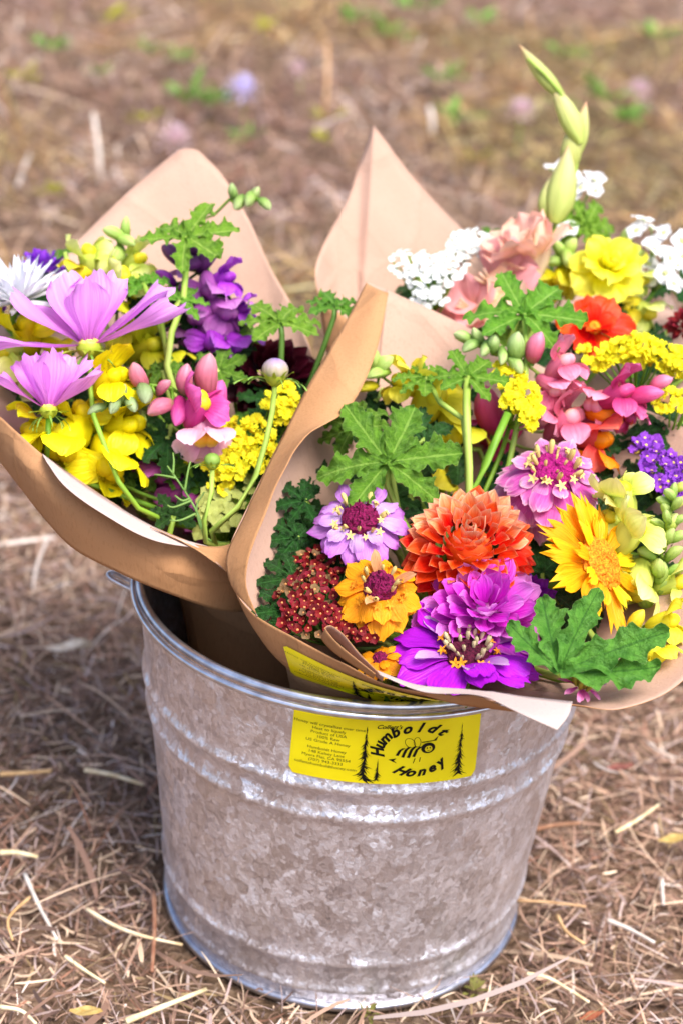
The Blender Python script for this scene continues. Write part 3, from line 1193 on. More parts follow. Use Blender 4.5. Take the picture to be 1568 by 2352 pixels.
# ---- wrap of the front bouquet
w1 = wrap('paper_wrap', 'brown paper wrap with wide folded cuff and yellow label round the dahlia bouquet')
rim1 = [(893, 669, 1.127), (886, 665, 1.124), (848, 651, 1.102), (840, 655, 1.099), (770, 780, 1.075), (700, 900, 1.05), (625, 1050, 1.015), (562, 1180, .985), (527, 1262, .968), (530, 1335, .957), (580, 1408, .948),
        (690, 1470, .935), (800, 1530, .925), (900, 1578, .915), (1060, 1606, .905), (1200, 1616, .900), (1310, 1622, .900), (1430, 1630, .905), (1568, 1562, .925),
        (1690, 1400, .955), (1710, 1200, 1.0), (1630, 1030, 1.05), (1500, 948, 1.085), (1400, 925, 1.10), (1250, 845, 1.12), (1055, 742, 1.13)]
g1 = cone_grid(rim1, NECK1, Vector((.022, -.032, .035)), .040, bulge=.004)
o = sheet_obj('paper_cone', g1, True, False, w1, False, wr=.0012, seed=2.0)
G1 = g1
sil = [(840, 650, 1.096), (770, 780, 1.07), (700, 900, 1.045), (625, 1050, 1.01), (562, 1180, .98), (524, 1265, .962), (522, 1312, .955), (540, 1362, .948), (588, 1412, .942)]
mid = [(868, 664, 1.085), (822, 810, 1.055), (752, 920, 1.03), (662, 1030, 1.0), (600, 1140, .975), (556, 1235, .956), (540, 1310, .948), (550, 1370, .943), (590, 1415, .941)]
fre = [(892, 672, 1.083), (862, 812, 1.056), (802, 935, 1.028), (705, 1000, .996), (648, 1090, .970), (605, 1190, .953), (572, 1275, .942), (563, 1345, .939), (592, 1418, .941)]
sheet_obj('folded_cuff', loft([sil, mid, fre], 60, 12), False, False, w1, False, wr=.0010, wscale=22, seed=5.0)
# lip turned out over the bucket rim, and the little rolled edge beside it
lip_t = [(860, 1538, .918), (960, 1574, .908), (1085, 1584, .896), (1200, 1599, .892), (1314, 1611, .891)]
lip_m = [(868, 1546, .913), (966, 1584, .903), (1090, 1594, .886), (1205, 1622, .874), (1304, 1644, .870)]
lip_b = [(872, 1550, .911), (972, 1590, .901), (1095, 1597, .882), (1195, 1640, .860), (1278, 1677, .852)]
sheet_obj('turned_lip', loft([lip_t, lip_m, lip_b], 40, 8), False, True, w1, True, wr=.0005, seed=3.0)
und_t = [(960, 1586, .906), (1040, 1598, .899), (1095, 1600, .884), (1180, 1634, .866), (1250, 1662, .858)]
und_b = [(980, 1600, .908), (1050, 1618, .903), (1120, 1628, .898), (1190, 1636, .893), (1250, 1640, .889)]
sheet_obj('lip_underside', loft([und_b, und_t], 30, 6), False, False, w1, False, wr=.0004, seed=6.0)
# rolled edge: a narrow strip bent into a loop, its long side running to the right down the lip
c_a = [(860, 1548, .908), (815, 1512, .912), (775, 1478, .917), (752, 1452, .921), (749, 1440, .925), (762, 1437, .928), (790, 1458, .926), (830, 1505, .919), (880, 1556, .911)]
c_b = [(858, 1560, .916), (812, 1530, .921), (770, 1502, .927), (742, 1474, .932), (738, 1460, .936), (752, 1456, .939), (784, 1480, .936), (826, 1522, .928), (878, 1566, .919)]
sheet_obj('rolled_edge', loft([c_a, c_b], 40, 5), False, False, w1, False, wr=.0002, seed=1.0)

# label on the wrap: sits on the cone, found by the nearest point of the sheet
from mathutils.bvhtree import BVHTree
cone_ob = bpy.data.objects['paper_cone']
bv = BVHTree.FromPolygons([v.co.copy() for v in cone_ob.data.vertices], [tuple(p.vertices) for p in cone_ob.data.polygons])
q_tl, q_tr, q_br, q_bl = (652, 1477), (1062, 1612), (1060, 1640), (672, 1545)


def wrap_map(s, t, off):
    xt, yt = q_tl[0] + (q_tr[0] - q_tl[0]) * s, q_tl[1] + (q_tr[1] - q_tl[1]) * s + 24 * math.sin(math.pi * s)
    xb, yb = q_bl[0] + (q_br[0] - q_bl[0]) * s, q_bl[1] + (q_br[1] - q_bl[1]) * s + 14 * math.sin(math.pi * s)
    x, y = xb + (xt - xb) * t, yb + (yt - yb) * t
    d = (PT(x, y, 1) - CAM).normalized()
    hit, n, i, dist = bv.ray_cast(CAM, d)
    if hit is None:
        return PT(x, y, .93)
    if n.dot(d) > 0:
        n = -n
    return hit + n * off


lab2 = label_sheet(wrap_map, YEL, w1, off=.0012)
lab2['label'] = 'second yellow honey label stuck on the wrap, bent along its fold'
stamp(wrap_map, lab2, .0017)

# ---- wrap of the left bouquet
w2 = wrap('paper_wrap', 'brown paper wrap with blunt peak and turned lip paled by glare round the cosmos bouquet')
rim2 = [(430, 341, 1.236), (412, 345, 1.235), (404, 350, 1.235), (340, 404, 1.228), (270, 465, 1.215), (165, 570, 1.195), (60, 690, 1.16), (-40, 800, 1.11), (-70, 900, 1.06), (0, 968, 1.02), (100, 1050, .998), (220, 1140, .992), (350, 1212, .998),
        (480, 1258, 1.012), (545, 1240, 1.03), (600, 1150, 1.06), (655, 1000, 1.10), (720, 850, 1.15), (690, 740, 1.18), (620, 610, 1.205), (570, 500, 1.22), (515, 408, 1.231), (472, 362, 1.235), (458, 348, 1.236), (450, 344, 1.236)]
g2 = cone_grid(rim2, NECK2, Vector((-.045, .03, .03)), .038, bulge=-.004)
sheet_obj('paper_cone', g2, True, False, w2, False, wr=.0025, wscale=11, seed=7.0)
f_t = [(-40, 925, 1.04), (0, 958, 1.012), (100, 1046, .990), (220, 1136, .984), (350, 1208, .990), (480, 1256, 1.004), (540, 1246, 1.02), (590, 1200, 1.035)]
f_m = [(-30, 980, 1.032), (24, 1050, 1.006), (120, 1142, .982), (235, 1220, .980), (360, 1284, .990), (490, 1326, 1.006), (560, 1332, 1.022), (610, 1300, 1.04)]
f_b = [(-20, 1030, 1.04), (45, 1122, 1.018), (150, 1245, .998), (262, 1312, .994), (390, 1364, 1.004), (510, 1402, 1.022), (580, 1398, 1.04), (620, 1370, 1.05)]
sheet_obj('front_flap', loft([f_b, f_m, f_t], 70, 18), False, False, w2, False, wr=.0022, wscale=13, seed=4.0)
t_t = [(98, 1043, .991), (190, 1112, .983), (300, 1182, .984), (400, 1232, .991), (488, 1258, 1.003)]
t_b = [(100, 1048, .984), (150, 1118, .960), (245, 1186, .956), (355, 1242, .970), (488, 1262, .998)]
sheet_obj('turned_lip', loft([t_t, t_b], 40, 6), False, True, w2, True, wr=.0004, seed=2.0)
s_t = [(345, 1212, .980), (420, 1246, .992), (500, 1256, 1.0), (560, 1238, 1.022)]
s_m = [(420, 1245, .985), (470, 1272, .985), (520, 1285, .993), (570, 1275, 1.012)]
s_b = [(500, 1292, .985), (520, 1312, .985), (545, 1325, .992), (580, 1330, 1.008)]
sheet_obj('corner_fold', loft([s_b, s_m, s_t], 26, 10), False, False, w2, False, wr=.0008, seed=9.0)

# ---- wrap of the back bouquet
w3 = wrap('paper_wrap', 'brown paper wrap with one tall sharp peak round the gladiolus bouquet')
rim3 = [(857, 288, 1.27), (852, 300, 1.27), (826, 372, 1.265), (795, 465, 1.25), (758, 530, 1.235), (728, 592, 1.21), (722, 640, 1.195), (745, 690, 1.175), (850, 760, 1.155), (1100, 850, 1.145), (1400, 900, 1.14), (1620, 880, 1.16), (1700, 800, 1.2),
        (1640, 740, 1.25), (1450, 690, 1.29), (1250, 640, 1.295), (1130, 585, 1.285), (1062, 527, 1.278), (1000, 466, 1.272), (935, 392, 1.27), (885, 324, 1.27), (863, 296, 1.27)]
g3 = cone_grid(rim3, NECK3, Vector((.035, .06, .03)), .038, bulge=-.003)
sheet_obj('paper_cone', g3, True, False, w3, False, wr=.0018, wscale=10, seed=13.0)

# ================================================================== petals, leaves and florets
petals('zinnia', 6, w=.52, base=.35, wide=.72, tip='notch', notch=.07, bend=-.45, cup=-.10, groove=.018, ruffle=.03, nu=6, nv=7)
petals('zinnia_narrow', 3, w=.36, base=.35, wide=.6, tip='round', bend=-.3, cup=.30, groove=.012, ruffle=.02, nu=4, nv=7)
petals('spoon', 6, w=.62, base=.30, wide=.66, tip='round', bend=-.55, cup=-.25, ruffle=.02, nu=5, nv=7)
petals('cosmos', 6, w=.62, base=.18, wide=.70, tip='notch', notch=.11, bend=.10, cup=.16, groove=.03, ruffle=.07, nu=10, nv=9)
petals('dahlia', 6, w=.66, base=.45, wide=.58, tip='point', bend=.35, cup=.80, ruffle=.03, nu=4, nv=7)
petals('dahlia_wide', 5, w=.66, base=.40, wide=.58, tip='round', bend=.30, cup=.55, ruffle=.04, nu=4, nv=7)
petals('quill', 3, w=.13, base=.5, wide=.6, tip='point', bend=.2, cup=.6, nu=2, nv=6)
petals('fringed', 4, w=.46, base=.30, wide=.75, tip='fringe', notch=.20, bend=-.15, cup=.12, groove=.03, ruffle=.06, nu=6, nv=7)
petals('ruffled', 4, w=.95, base=.25, wide=.62, tip='round', bend=-.35, cup=.18, ruffle=.12, groove=.02, nu=6, nv=7)
petals('sepal', 2, w=.30, base=.7, wide=.4, tip='point', bend=-.5, cup=.3, nu=2, nv=5)
petals('bract', 2, w=.07, base=.8, wide=.4, tip='point', bend=-1.5, cup=.3, nu=2, nv=8)
petals('leaflet', 3, w=.34, base=.2, wide=.42, tip='point', bend=-.5, cup=.35, ruffle=.03, nu=4, nv=8)


HALF = [(0, .13), (.12, .16), (.22, .26), (.30, .40), (.37, .42), (.42, .30), (.47, .25), (.54, .33), (.62, .43), (.69, .42), (.74, .30), (.79, .27), (.86, .27), (.93, .19), (.97, .12), (1, .03)]


def cut_leaf(name, seed, lobes=6, span=320, ruffle=.05, droop=.14, lens=None, fold=.25, width=1.0, nv=30, nu=8):
    "palmate leaf of overlapping pinnate lobes: each lobe is cut into side lobes with a toothed, wavy margin"
    r = random.Random(seed)
    if lens is None:
        lens = [(1 - .25 * (abs(i - (lobes - 1) / 2) / ((lobes - 1) / 2)) ** 1.6) * r.uniform(.85, 1.08) for i in range(lobes)]
    hv, hw = [q[0] for q in HALF], [q[1] for q in HALF]
    V, F_, U_ = [], [], []
    for i in range(lobes):
        am = RAD(-span / 2 + span * (i + .5) / lobes + r.uniform(-5, 5))
        L = lens[i]
        wl = width * r.uniform(.88, 1.1) * (span / lobes / 52) ** .5 * .50
        ph = [r.uniform(0, 6.28) for _ in range(5)]
        sh = [r.uniform(-.03, .03), r.uniform(-.03, .03)]
        up = r.uniform(-.16, .26)
        side = [r.uniform(.85, 1.15), r.uniform(.85, 1.15)]
        k0 = len(V)
        ca, sa = math.cos(am), math.sin(am)
        for j in range(nv + 1):
            v = j / nv
            cur = .10 * math.sin(ph[0]) * v * v            # lobe bends a little sideways
            for c in range(nu + 1):
                u = -1 + 2 * c / nu
                sd = 0 if u < 0 else 1
                h = float(np.interp(min(1, max(0, v + sh[sd] * math.sin(math.pi * v))), hv, hw)) * wl
                h *= side[sd]
                tooth = (.0, .55, 1.0, .35)[(j + sd * 2) % 4]
                h *= 1 + .20 * (tooth - .5) * sm(.15, .4, v) * 1.2
                x = u * h + cur
                y = v * .93 + .20 * abs(u) ** 1.3 * h * (1 - .5 * v)
                z = fold * abs(u) * h * (1 - .3 * v)
                z += ruffle * abs(u) ** 2 * (math.sin(v * 21 + ph[1 + sd]) * .8 + math.sin(v * 37 + ph[3]) * .4)
                z += .018 * math.sin(v * 26 - abs(u) * 5) * abs(u) ** .5
                z += up * v * v - droop * v * v + .006 * i
                x, y, z = x * L, y * L, z * L
                V.append((x * ca + y * sa, -x * sa + y * ca, z))
                U_.append(((u + 1) / 2, max(v * .9, .02 + .98 * abs(u) ** 5) if v > .12 else v))
        for j in range(nv):
            for c in range(nu):
                a = k0 + j * (nu + 1) + c
                F_.append((a, a + 1, a + nu + 2, a + nu + 1))
    return mk_mesh(name, V, F_, U_)


GL = [cut_leaf('geranium_blade', 1, 6, 320, .045, .10), cut_leaf('geranium_blade', 2, 5, 280, .05, .22), cut_leaf('geranium_blade', 3, 5, 230, .04, .10),
      cut_leaf('geranium_blade', 4, 6, 300, .07, .32, width=1.15), cut_leaf('geranium_blade', 5, 7, 330, .07, .42, width=1.2),
      cut_leaf('geranium_blade', 8, 5, 176, .06, .06, fold=.42, lens=[.68, .82, .92, 1.05, .92], width=.98, nv=36, nu=10), cut_leaf('geranium_blade', 11, 6, 330, .065, .12, fold=.36, lens=[.85, .95, 1.05, .95, 1.0, .85], width=1.05, nv=36, nu=10)]
LEAF_MID = leaf_mat('geranium_leaf_mid', '#3e6a12', '#74a430', '#c4d884', '#98bc54', .28)
LEAF_BRIGHT = leaf_mat('geranium_leaf_bright', '#52881a', '#8cc03c', '#cce28c', '#b4d868', .36)
LEAF_DARK_SHADE = leaf_mat('geranium_leaf_dark_shade', '#16340f', '#2e5a1e', '#66904a', '#44743a', .16)  # dark leaf green, deepened to paint shade into the gaps between flowers
LEAF_FRONT = leaf_mat('geranium_leaf_front', '#42761e', '#74a63e', '#c4dc88', '#2c561c', .28)


def glead(label, x, y, d, n, tip, rpx, bq, var=0, mat=None, group=None, via=None, tz=0.0, stem_mat=None, r=.0019, bl=.03, cat='leaf', name='geranium_leaf'):
    "a lobed geranium leaf: stalk joins the blade at x, y; tip = direction of the middle lobe in degrees"
    pl = Plant(name, label, cat, bq, group)
    p = PT(x, y, d)
    nn = DIR(*n)
    yd = DIR(math.cos(RAD(tip)), math.sin(RAD(tip)), tz)
    yd = (yd - nn * yd.dot(nn)).normalized()
    M = frame_y(p, yd, nn, S(rpx, d))
    pl.add('blade', GL[var], mat or LEAF_MID, M)
    v = [PT(*q) for q in via] if via else None
    back = (-nn * .6 - yd * .5).normalized() if not via else (v[0] - p).normalized()
    pl.stem(p, back, r, stem_mat or PALE_STEM, 'stalk', v, bl)
    return pl


# ---- snapdragon florets
def join_parts(parts, name):
    V, F_, U_ = [], [], []
    for v, f, u in parts:
        k = len(V)
        V += v
        F_ += [tuple(i + k for i in q) for q in f]
        U_ += u
    return mk_mesh(name, V, F_, U_)


def xform(grid, M):
    v, f, u = grid
    return [tuple(M @ Vector(p)) for p in v], f, u


def dir_M(pos, ydir, zhint, sc):
    return frame_y(Vector(pos), Vector(ydir), Vector(zhint), sc)


def tube_part(prof, segs=10):
    V, F_, U_ = [], [], []
    for i, (y, r, zc) in enumerate(prof):
        for k in range(segs):
            a = 2 * math.pi * k / segs
            V.append((r * math.cos(a), y, zc + r * .9 * math.sin(a)))
            U_.append((k / segs, .15 + .5 * i / len(prof)))
    for i in range(len(prof) - 1):
        for k in range(segs):
            k2 = (k + 1) % segs
            F_.append((i * segs + k, i * segs + k2, (i + 1) * segs + k2, (i + 1) * segs + k))
    return V, F_, U_


def snap_bloom(seed):
    r = random.Random(seed)
    pg = lambda **k: petal_grid(nu=5, nv=6, seed=r.randint(0, 999), tip='round', **k)
    parts = [tube_part([(0, .12, 0), (.12, .20, 0), (.3, .25, 0), (.48, .25, .01), (.6, .23, .02)])]
    for sx in (-1, 1):
        parts.append(xform(pg(w=.95, base=.45, wide=.6, bend=-1.5, cup=.15, ruffle=.08), dir_M((sx * .07, .50, .12), (sx * .45, .60, .85), (0, -.9, .7), .60)))
        parts.append(xform(pg(w=.95, base=.5, wide=.6, bend=-1.5, cup=.10, ruffle=.08), dir_M((sx * .11, .52, -.08), (sx * .80, .60, -.45), (0, .6, .9), .52)))
    parts.append(xform(pg(w=1.0, base=.6, wide=.6, bend=-1.4, cup=.10, ruffle=.05), dir_M((0, .54, -.13), (0, .7, -.75), (0, .7, .7), .50)))
    return join_parts(parts, 'snap_bloom')


def snap_palate():
    parts = []
    for sx in (-1, 1):
        V, F_, U_ = [], [], []
        e = ellipsoid('tmp', .15, .16, .14, 9, 6)
        V = [(v.co.x + sx * .085, v.co.y + .60, v.co.z - .02) for v in e.vertices]
        F_ = [tuple(p.vertices) for p in e.polygons]
        U_ = [(.5, .5 + .4 * (v.co.z / .11)) for v in e.vertices]
        bpy.data.meshes.remove(e)
        parts.append((V, F_, U_))
    return join_parts(parts, 'snap_palate')


def snap_bud(seed, slim=1.0):
    r = random.Random(seed)
    prof = [(0, .09), (.1, .17), (.28, .235), (.5, .255), (.7, .225), (.86, .15), (.96, .06), (1.0, .004)]
    V, F_, U_ = [], [], []
    sg = 10
    for i, (y, q) in enumerate(prof):
        for k in range(sg):
            a = 2 * math.pi * k / sg
            rr = q * slim * (1.08 + .12 * math.cos(2 * a + .6) + .07 * math.cos(3 * a + 1 + y * 2) - .16 * math.exp(-((a - 2.0) / .35) ** 2) * y)
            V.append((rr * math.cos(a), y, rr * math.sin(a) + .10 * math.sin(y * 2.6)))
            U_.append((k / sg, y))
    for i in range(len(prof) - 1):
        for k in range(sg):
            k2 = (k + 1) % sg
            F_.append((i * sg + k, i * sg + k2, (i + 1) * sg + k2, (i + 1) * sg + k))
    return mk_mesh('snap_bud', V, F_, U_)


def snap_calyx():
    parts = []
    for k in range(5):
        a = 2 * math.pi * k / 5
        g = petal_grid(w=.55, base=.7, wide=.4, tip='point', bend=.35, cup=.4, nu=2, nv=4)
        parts.append(xform(g, dir_M((0, -.03, 0), (.45 * math.cos(a), .85, .45 * math.sin(a)), (-math.cos(a), .3, -math.sin(a)), .36)))
    return join_parts(parts, 'calyx')


SB = [snap_bloom(i) for i in range(3)]
SP = snap_palate()
SU = [snap_bud(0), snap_bud(1, .85), snap_bud(2, 1.12)]
SC = snap_calyx()
CALYX = plain_mat('calyx_green', '#5f8a2c', '#93b653', 30, .15, .5)


def snapdragon(label, bq, path, florets, mats, group=None, stem_mat=None, r=.0017, name='snapdragon', via=None):
    """path: picture points of the flower spike from tip down; florets: (x, y, depth offset, size px, kind, direction deg, toward, material key)"""
    pl = Plant(name, label, 'flower', bq, group)
    P = [PT(*q) for q in path]
    foot, neck = pl.foot, BQ[bq][1]
    pts = catmull(P + [neck.lerp(P[-1], .12) + Vector((random.uniform(-.01, .01), 0, 0)), foot], 34)
    pl.add('stem', tube_mesh('stem', pts - np.array(list(foot)), r * .6, r * 1.15, 7), stem_mat or GREEN_STEM, Matrix.Translation(foot))
    PP = [Vector(q) for q in pts]
    for (x, y, do, s, kind, deg, tow, mk) in florets:
        d0 = min(((p - CAM).dot(_F) for p in P), key=lambda dd: min((PT(x, y, dd) - q).length for q in PP[:20]))
        d = d0 + do
        p = PT(x, y, d)
        sz = S(s * (1.22 if kind == 'bloom' else 1.16), d)
        yd = DIR(math.cos(RAD(deg)), math.sin(RAD(deg)), tow)
        zh = DIR(0, 1, .25) if abs(math.sin(RAD(deg))) < .85 or tow > .8 else DIR(-math.sin(RAD(deg)), .2, .6)
        if kind == 'bloom':
            M = frame_y(p - yd * (.45 * sz), yd, zh, sz)
            ob = pl.add('bloom', random.choice(SB), mats[mk], M)
            pl.add('palate', SP, mats.get(mk + '_p', mats[mk]), M, ob)
        elif kind == 'bud':
            M = frame_y(p - yd * (.5 * sz), yd, zh, sz)
            ob = pl.add('bud', random.choice(SU), mats[mk], M)
        M2 = frame_y(p - yd * (.54 * sz), yd, zh, sz * (1.45 if kind == 'bud' else .85))
        pl.add('calyx', SC, mats.get('calyx', CALYX), M2, ob)
        # little stalk to the stem
        q = min(PP, key=lambda t: (t - (p - yd * sz * .5)).length)
        if (q - (p - yd * sz * .5)).length > .002 and (q - (p - yd * sz * .5)).length < .05:
            b = p - yd * sz * .48
            pl.add('pedicel', tube_mesh('pedicel', [b - b, (q - b) * .5 + DIR(0, -.1, 0) * .0015, q - b], .0011, .0011, 5), stem_mat or GREEN_STEM, Matrix.Translation(b))
    return pl


# ---- clusters of small florets
def tiny_flower(n=5, ruffle=.1, cupz=.35, seed=0, L=.5):
    parts = []
    for k in range(n):
        a = 2 * math.pi * k / n
        g = petal_grid(w=1.05, base=.35, wide=.65, tip='round', bend=-.5, cup=.25, ruffle=ruffle, nu=3, nv=3, seed=seed + k)
        parts.append(xform(g, dir_M((0, 0, 0), (math.cos(a), math.sin(a), cupz), (0, 0, 1), L)))
    return join_parts(parts, 'floret')


def papery(seed):
    parts = []
    r = random.Random(seed)
    for k in range(6):
        a = 2 * math.pi * k / 6 + r.uniform(-.2, .2)
        g = petal_grid(w=1.1, base=.4, wide=.7, tip='fringe', notch=.15, bend=-.6, cup=.2, ruffle=.22, nu=4, nv=4, seed=seed * 9 + k)
        parts.append(xform(g, dir_M((0, 0, 0), (math.cos(a), math.sin(a), r.uniform(.5, 1.3)), (0, 0, 1), .55)))
    return join_parts(parts, 'papery_floret')


TF = [tiny_flower(5, .1, .35, s) for s in (1, 2)]
TFC = [tiny_flower(5, .05, .9, s, .55) for s in (5, 6)]
PF = [papery(s) for s in (1, 2, 3)]
EYE = ellipsoid('eye', .16, .16, .14, 7, 5)
EYE_Y = plain_mat('floret_eye_yellow', '#d8b43c', '#f0d868', 40, 0, .6)


def cluster(label, name, bq, spots, n, dome, size, meshes, mat, eye=None, group=None, stem_mat=None, up=(0, .8, .5), eye_mesh=None, branches=True, r=.0016, jit=.35, via=None, squash=.5):
    "spots: (x, y, d, rx px, ry px) heads the florets crowd on; each floret and each branch is a part"
    pl = Plant(name, label, 'flower', bq, group)
    upv = DIR(*up)
    tot = sum(q[3] * q[4] for q in spots)
    c0 = sum((PT(q[0], q[1], q[2]) for q in spots), Vector()) / len(spots)
    hub = c0 - upv * S(max(q[3] for q in spots) * 1.5, spots[0][2]) + DIR(0, -.3, -.3) * .012
    pl.stem(hub, (BQ[bq][1] - hub).normalized(), r, stem_mat or GREEN_STEM, bl=.02, via=via)
    for (x, y, d, rx, ry) in spots:
        k = max(3, int(n * rx * ry / tot))
        c = PT(x, y, d)
        fit = []
        tries = 0
        msep = .62 * S(size, d)
        while len(fit) < k and tries < 4000:
            tries += 1
            a, q = random.uniform(0, 2 * math.pi), math.sqrt(random.random())
            px_, py_ = math.cos(a) * q, math.sin(a) * q
            p = c + _R * S(px_ * rx, d) + _U * S(py_ * ry, d) - _F * (S(dome, d) * (1 - q * q)) + _F * (S(ry * squash, d) * py_)
            if any((p - o_).length < msep for o_ in fit):
                if tries < 3000:
                    continue
            fit.append(p)
        for p in fit:
            nrm = (upv * .5 + (p - hub).normalized() * .9 + DIR(random.uniform(-jit, jit), random.uniform(-jit, jit), random.uniform(0, jit))).normalized()
            sz = S(size, d) * random.uniform(.8, 1.15)
            M = frame(p, nrm, random.uniform(0, 6), sz)
            ob = pl.add('floret', random.choice(meshes), random.choice(mat) if isinstance(mat, list) else mat, M)
            if eye is not None:
                pl.add('eye', eye_mesh or EYE, eye, M, ob)
        if branches:
            for p in fit[::3]:
                b = hub
                mdl = (p + b) / 2 + DIR(0, -.2, -.2) * .003
                pl.add('branch', tube_mesh('branch', [Vector((0, 0, 0)), mdl - b, p - b], .0009, .0006, 4), stem_mat or GREEN_STEM, Matrix.Translation(b))
    return pl


def star_floret():
    parts = []
    for k in range(5):
        a = 2 * math.pi * k / 5
        g = petal_grid(w=.42, base=.6, wide=.4, tip='point', bend=-.7, cup=.3, nu=2, nv=3)
        parts.append(xform(g, dir_M((0, 0, .55), (math.cos(a), math.sin(a), .35), (0, 0, 1), .5)))
    t = tube_part([(0, .10, 0), (.3, .12, 0), (.58, .15, 0)], 6)
    parts.append(([(v[0], -v[2], v[1]) for v in t[0]], t[1], t[2]))
    return join_parts(parts, 'disc_floret')


def spike_floret():
    V, F_, U_ = tube_part([(0, .15, 0), (.4, .20, 0), (.75, .22, 0), (1.0, .10, 0)], 5)
    return mk_mesh('disc_spike', [(v[0], -v[2], v[1]) for v in V], F_, U_)


STAR, SPIKE = star_floret(), spike_floret()


def disc_mesh(name, R, hgt, seed=0, segs=26, rows=9, spk=.10):
    prof = [(R * math.sin(t), hgt * math.cos(t)) for t in np.linspace(.02, math.pi / 2 + .35, rows)]
    r = random.Random(seed)
    V, F_, U_ = [], [], []
    for i, (q, z) in enumerate(prof):
        for k in range(segs):
            a = 2 * math.pi * (k + .5 * (i % 2)) / segs
            b = 1 + spk * r.uniform(-1, 1)
            V.append((q * b * math.cos(a), q * b * math.sin(a), z * b))
            U_.append((k / segs, i / (rows - 1)))
    for i in range(rows - 1):
        for k in range(segs):
            k2 = (k + 1) % segs
            F_.append((i * segs + k, (i + 1) * segs + k, (i + 1) * segs + k2, i * segs + k2))
    return mk_mesh(name, V, F_, U_, False)

# ================================================================== the front bouquet
def d1(y):
    return .915 + (1600 - y) * .00021


def d2(y):
    return 1.015 + (1250 - y) * .00013


def d3(y):
    return 1.165 + (800 - y) * .00013


def sepals(pl, Mh, n, r0, L, mat, elev=-.6, key='sepal', z0=-.002, name='sepal'):
    ring(pl, Mh, n, r0, L, key, elev, mat, .1, random.random(), z0, .1, name=name)


BURG = plain_mat('zinnia_disc_burgundy', '#4a0626', '#8c1450', 900, 0, .7, 0, .05, .2, .8, .002)
BROWN_DISC = plain_mat('zinnia_disc_dark', '#35081c', '#5e1230', 900, 0, .7, 0, .05, .2, .8, .002)
FLO_Y = plain_mat('disc_floret_yellow', '#d9b75c', '#f0dd92', 300, .1, .6)
FLO_O = plain_mat('disc_floret_orange', '#d97a08', '#f4a620', 300, .1, .6)
FLO_C = plain_mat('disc_floret_cream', '#b9a876', '#ddd0a4', 300, .1, .6)


def zinnia(label, x, y, d, n, rpx, rings, discR, discH, disc_mat, flo, name='zinnia', bq=1, spin=.0, smat=None):
    """rings: (count, start, length, mesh, elevation, material, phase, z); flo: list of (count, radius, size, mesh, material, elevation)"""
    pl = Plant(name, label, 'flower', bq)
    p, nn = PT(x, y, d), DIR(*n)
    s = S(rpx, d)
    Mh = frame(p, nn, spin)
    for (c, r0, L, key, el, mt, ph, z0) in rings:
        ring(pl, Mh, c, r0 * s, L * s, key, el, mt, .16, ph, z0 * s, .10, fu=.55 if 'deep purple' in label else 0)
    if discR:
        pl.add('disc', disc_mesh('disc', discR * s, discH * s, int(x)), disc_mat, Mh)
    for (c, rr, sz, me, mt, el) in flo:
        for i in range(c):
            a = 2 * math.pi * i / c + random.uniform(-.25, .25)
            q = rr * s * random.uniform(.85, 1.12)
            zz = discH * s * math.sqrt(max(0, 1 - min(1, (q / (discR * s * 1.15)) ** 2))) * .9
            M = Mh @ Matrix.Rotation(a, 4, 'Z') @ Matrix.Translation((0, q, zz)) @ Matrix.Rotation(-el + random.uniform(-.3, .3), 4, 'X') @ Matrix.Scale(sz * s * random.uniform(.75, 1.2), 4)
            pl.add('disc_floret', me, mt, M)
    sepals(pl, Mh, 9, .02 * s, .42 * s, CALYX, .05, z0=-.06 * s)
    pl.stem(p - nn * (.05 * s), -nn, .0024, smat)
    return pl


# lilac zinnia
LILAC = petal_mat('petal_lilac', [(0, '#a64eb0'), (.35, '#be74ce'), (.8, '#ce8adc'), (1, '#c266d0')], .28, .5, .28, 16)
LILAC_P = petal_mat('petal_pale_lilac', [(0, '#b87ac8'), (.5, '#dcb6e8'), (1, '#ce90de')], .28, .5, .28, 16)
zinnia('lilac zinnia with wine red centre and yellow florets, above the orange zinnia', 826, 1196, d1(1196) - .004, (-.02, .62, .78), 118,
       [(15, .20, .84, 'zinnia', -.02, LILAC, 0, 0), (9, .22, .62, 'zinnia', .14, LILAC_P, .3, .03)], .36, .34, BURG,
       [(13, .42, .20, STAR, FLO_Y, .7), (10, .40, .22, SPIKE, FLO_Y, .6), (8, .25, .10, SPIKE, BURG, .3)])
# orange zinnia
GOLDP = petal_mat('petal_golden_orange', [(0, '#d97c06'), (.4, '#f0980a'), (1, '#f8ac18')], .28, .5, .18, 14)
GOLDQ = petal_mat('petal_faded_orange', [(0, '#c07c50'), (.5, '#d99a62'), (1, '#e2ae7c')], .25, .5, .2, 14)
zinnia('golden orange zinnia with wine red centre, right of the dark red yarrow', 872, 1352, d1(1352) - .008, (-.02, .60, .80), 108,
       [(12, .18, .88, 'spoon', -.28, GOLDP, .1, 0), (11, .20, .74, 'spoon', -.04, GOLDP, .4, .05), (3, .2, .62, 'zinnia_narrow', .62, GOLDQ, .4, .05)], .36, .40, BURG,
       [(14, .44, .24, STAR, FLO_O, .8), (8, .36, .26, SPIKE, FLO_Y, .5), (5, .2, .1, SPIKE, BURG, .2)])
# a second, smaller orange zinnia under it
zinnia('small half hidden orange zinnia tucked under the purple zinnia beside the rolled paper edge', 872, 1512, d1(1512) + .020, (-.2, .75, .6), 62,
       [(10, .15, .84, 'spoon', -.1, GOLDP, .1, 0), (7, .15, .6, 'spoon', .3, GOLDP, .1, 0.03)], .3, .2, BURG, [])
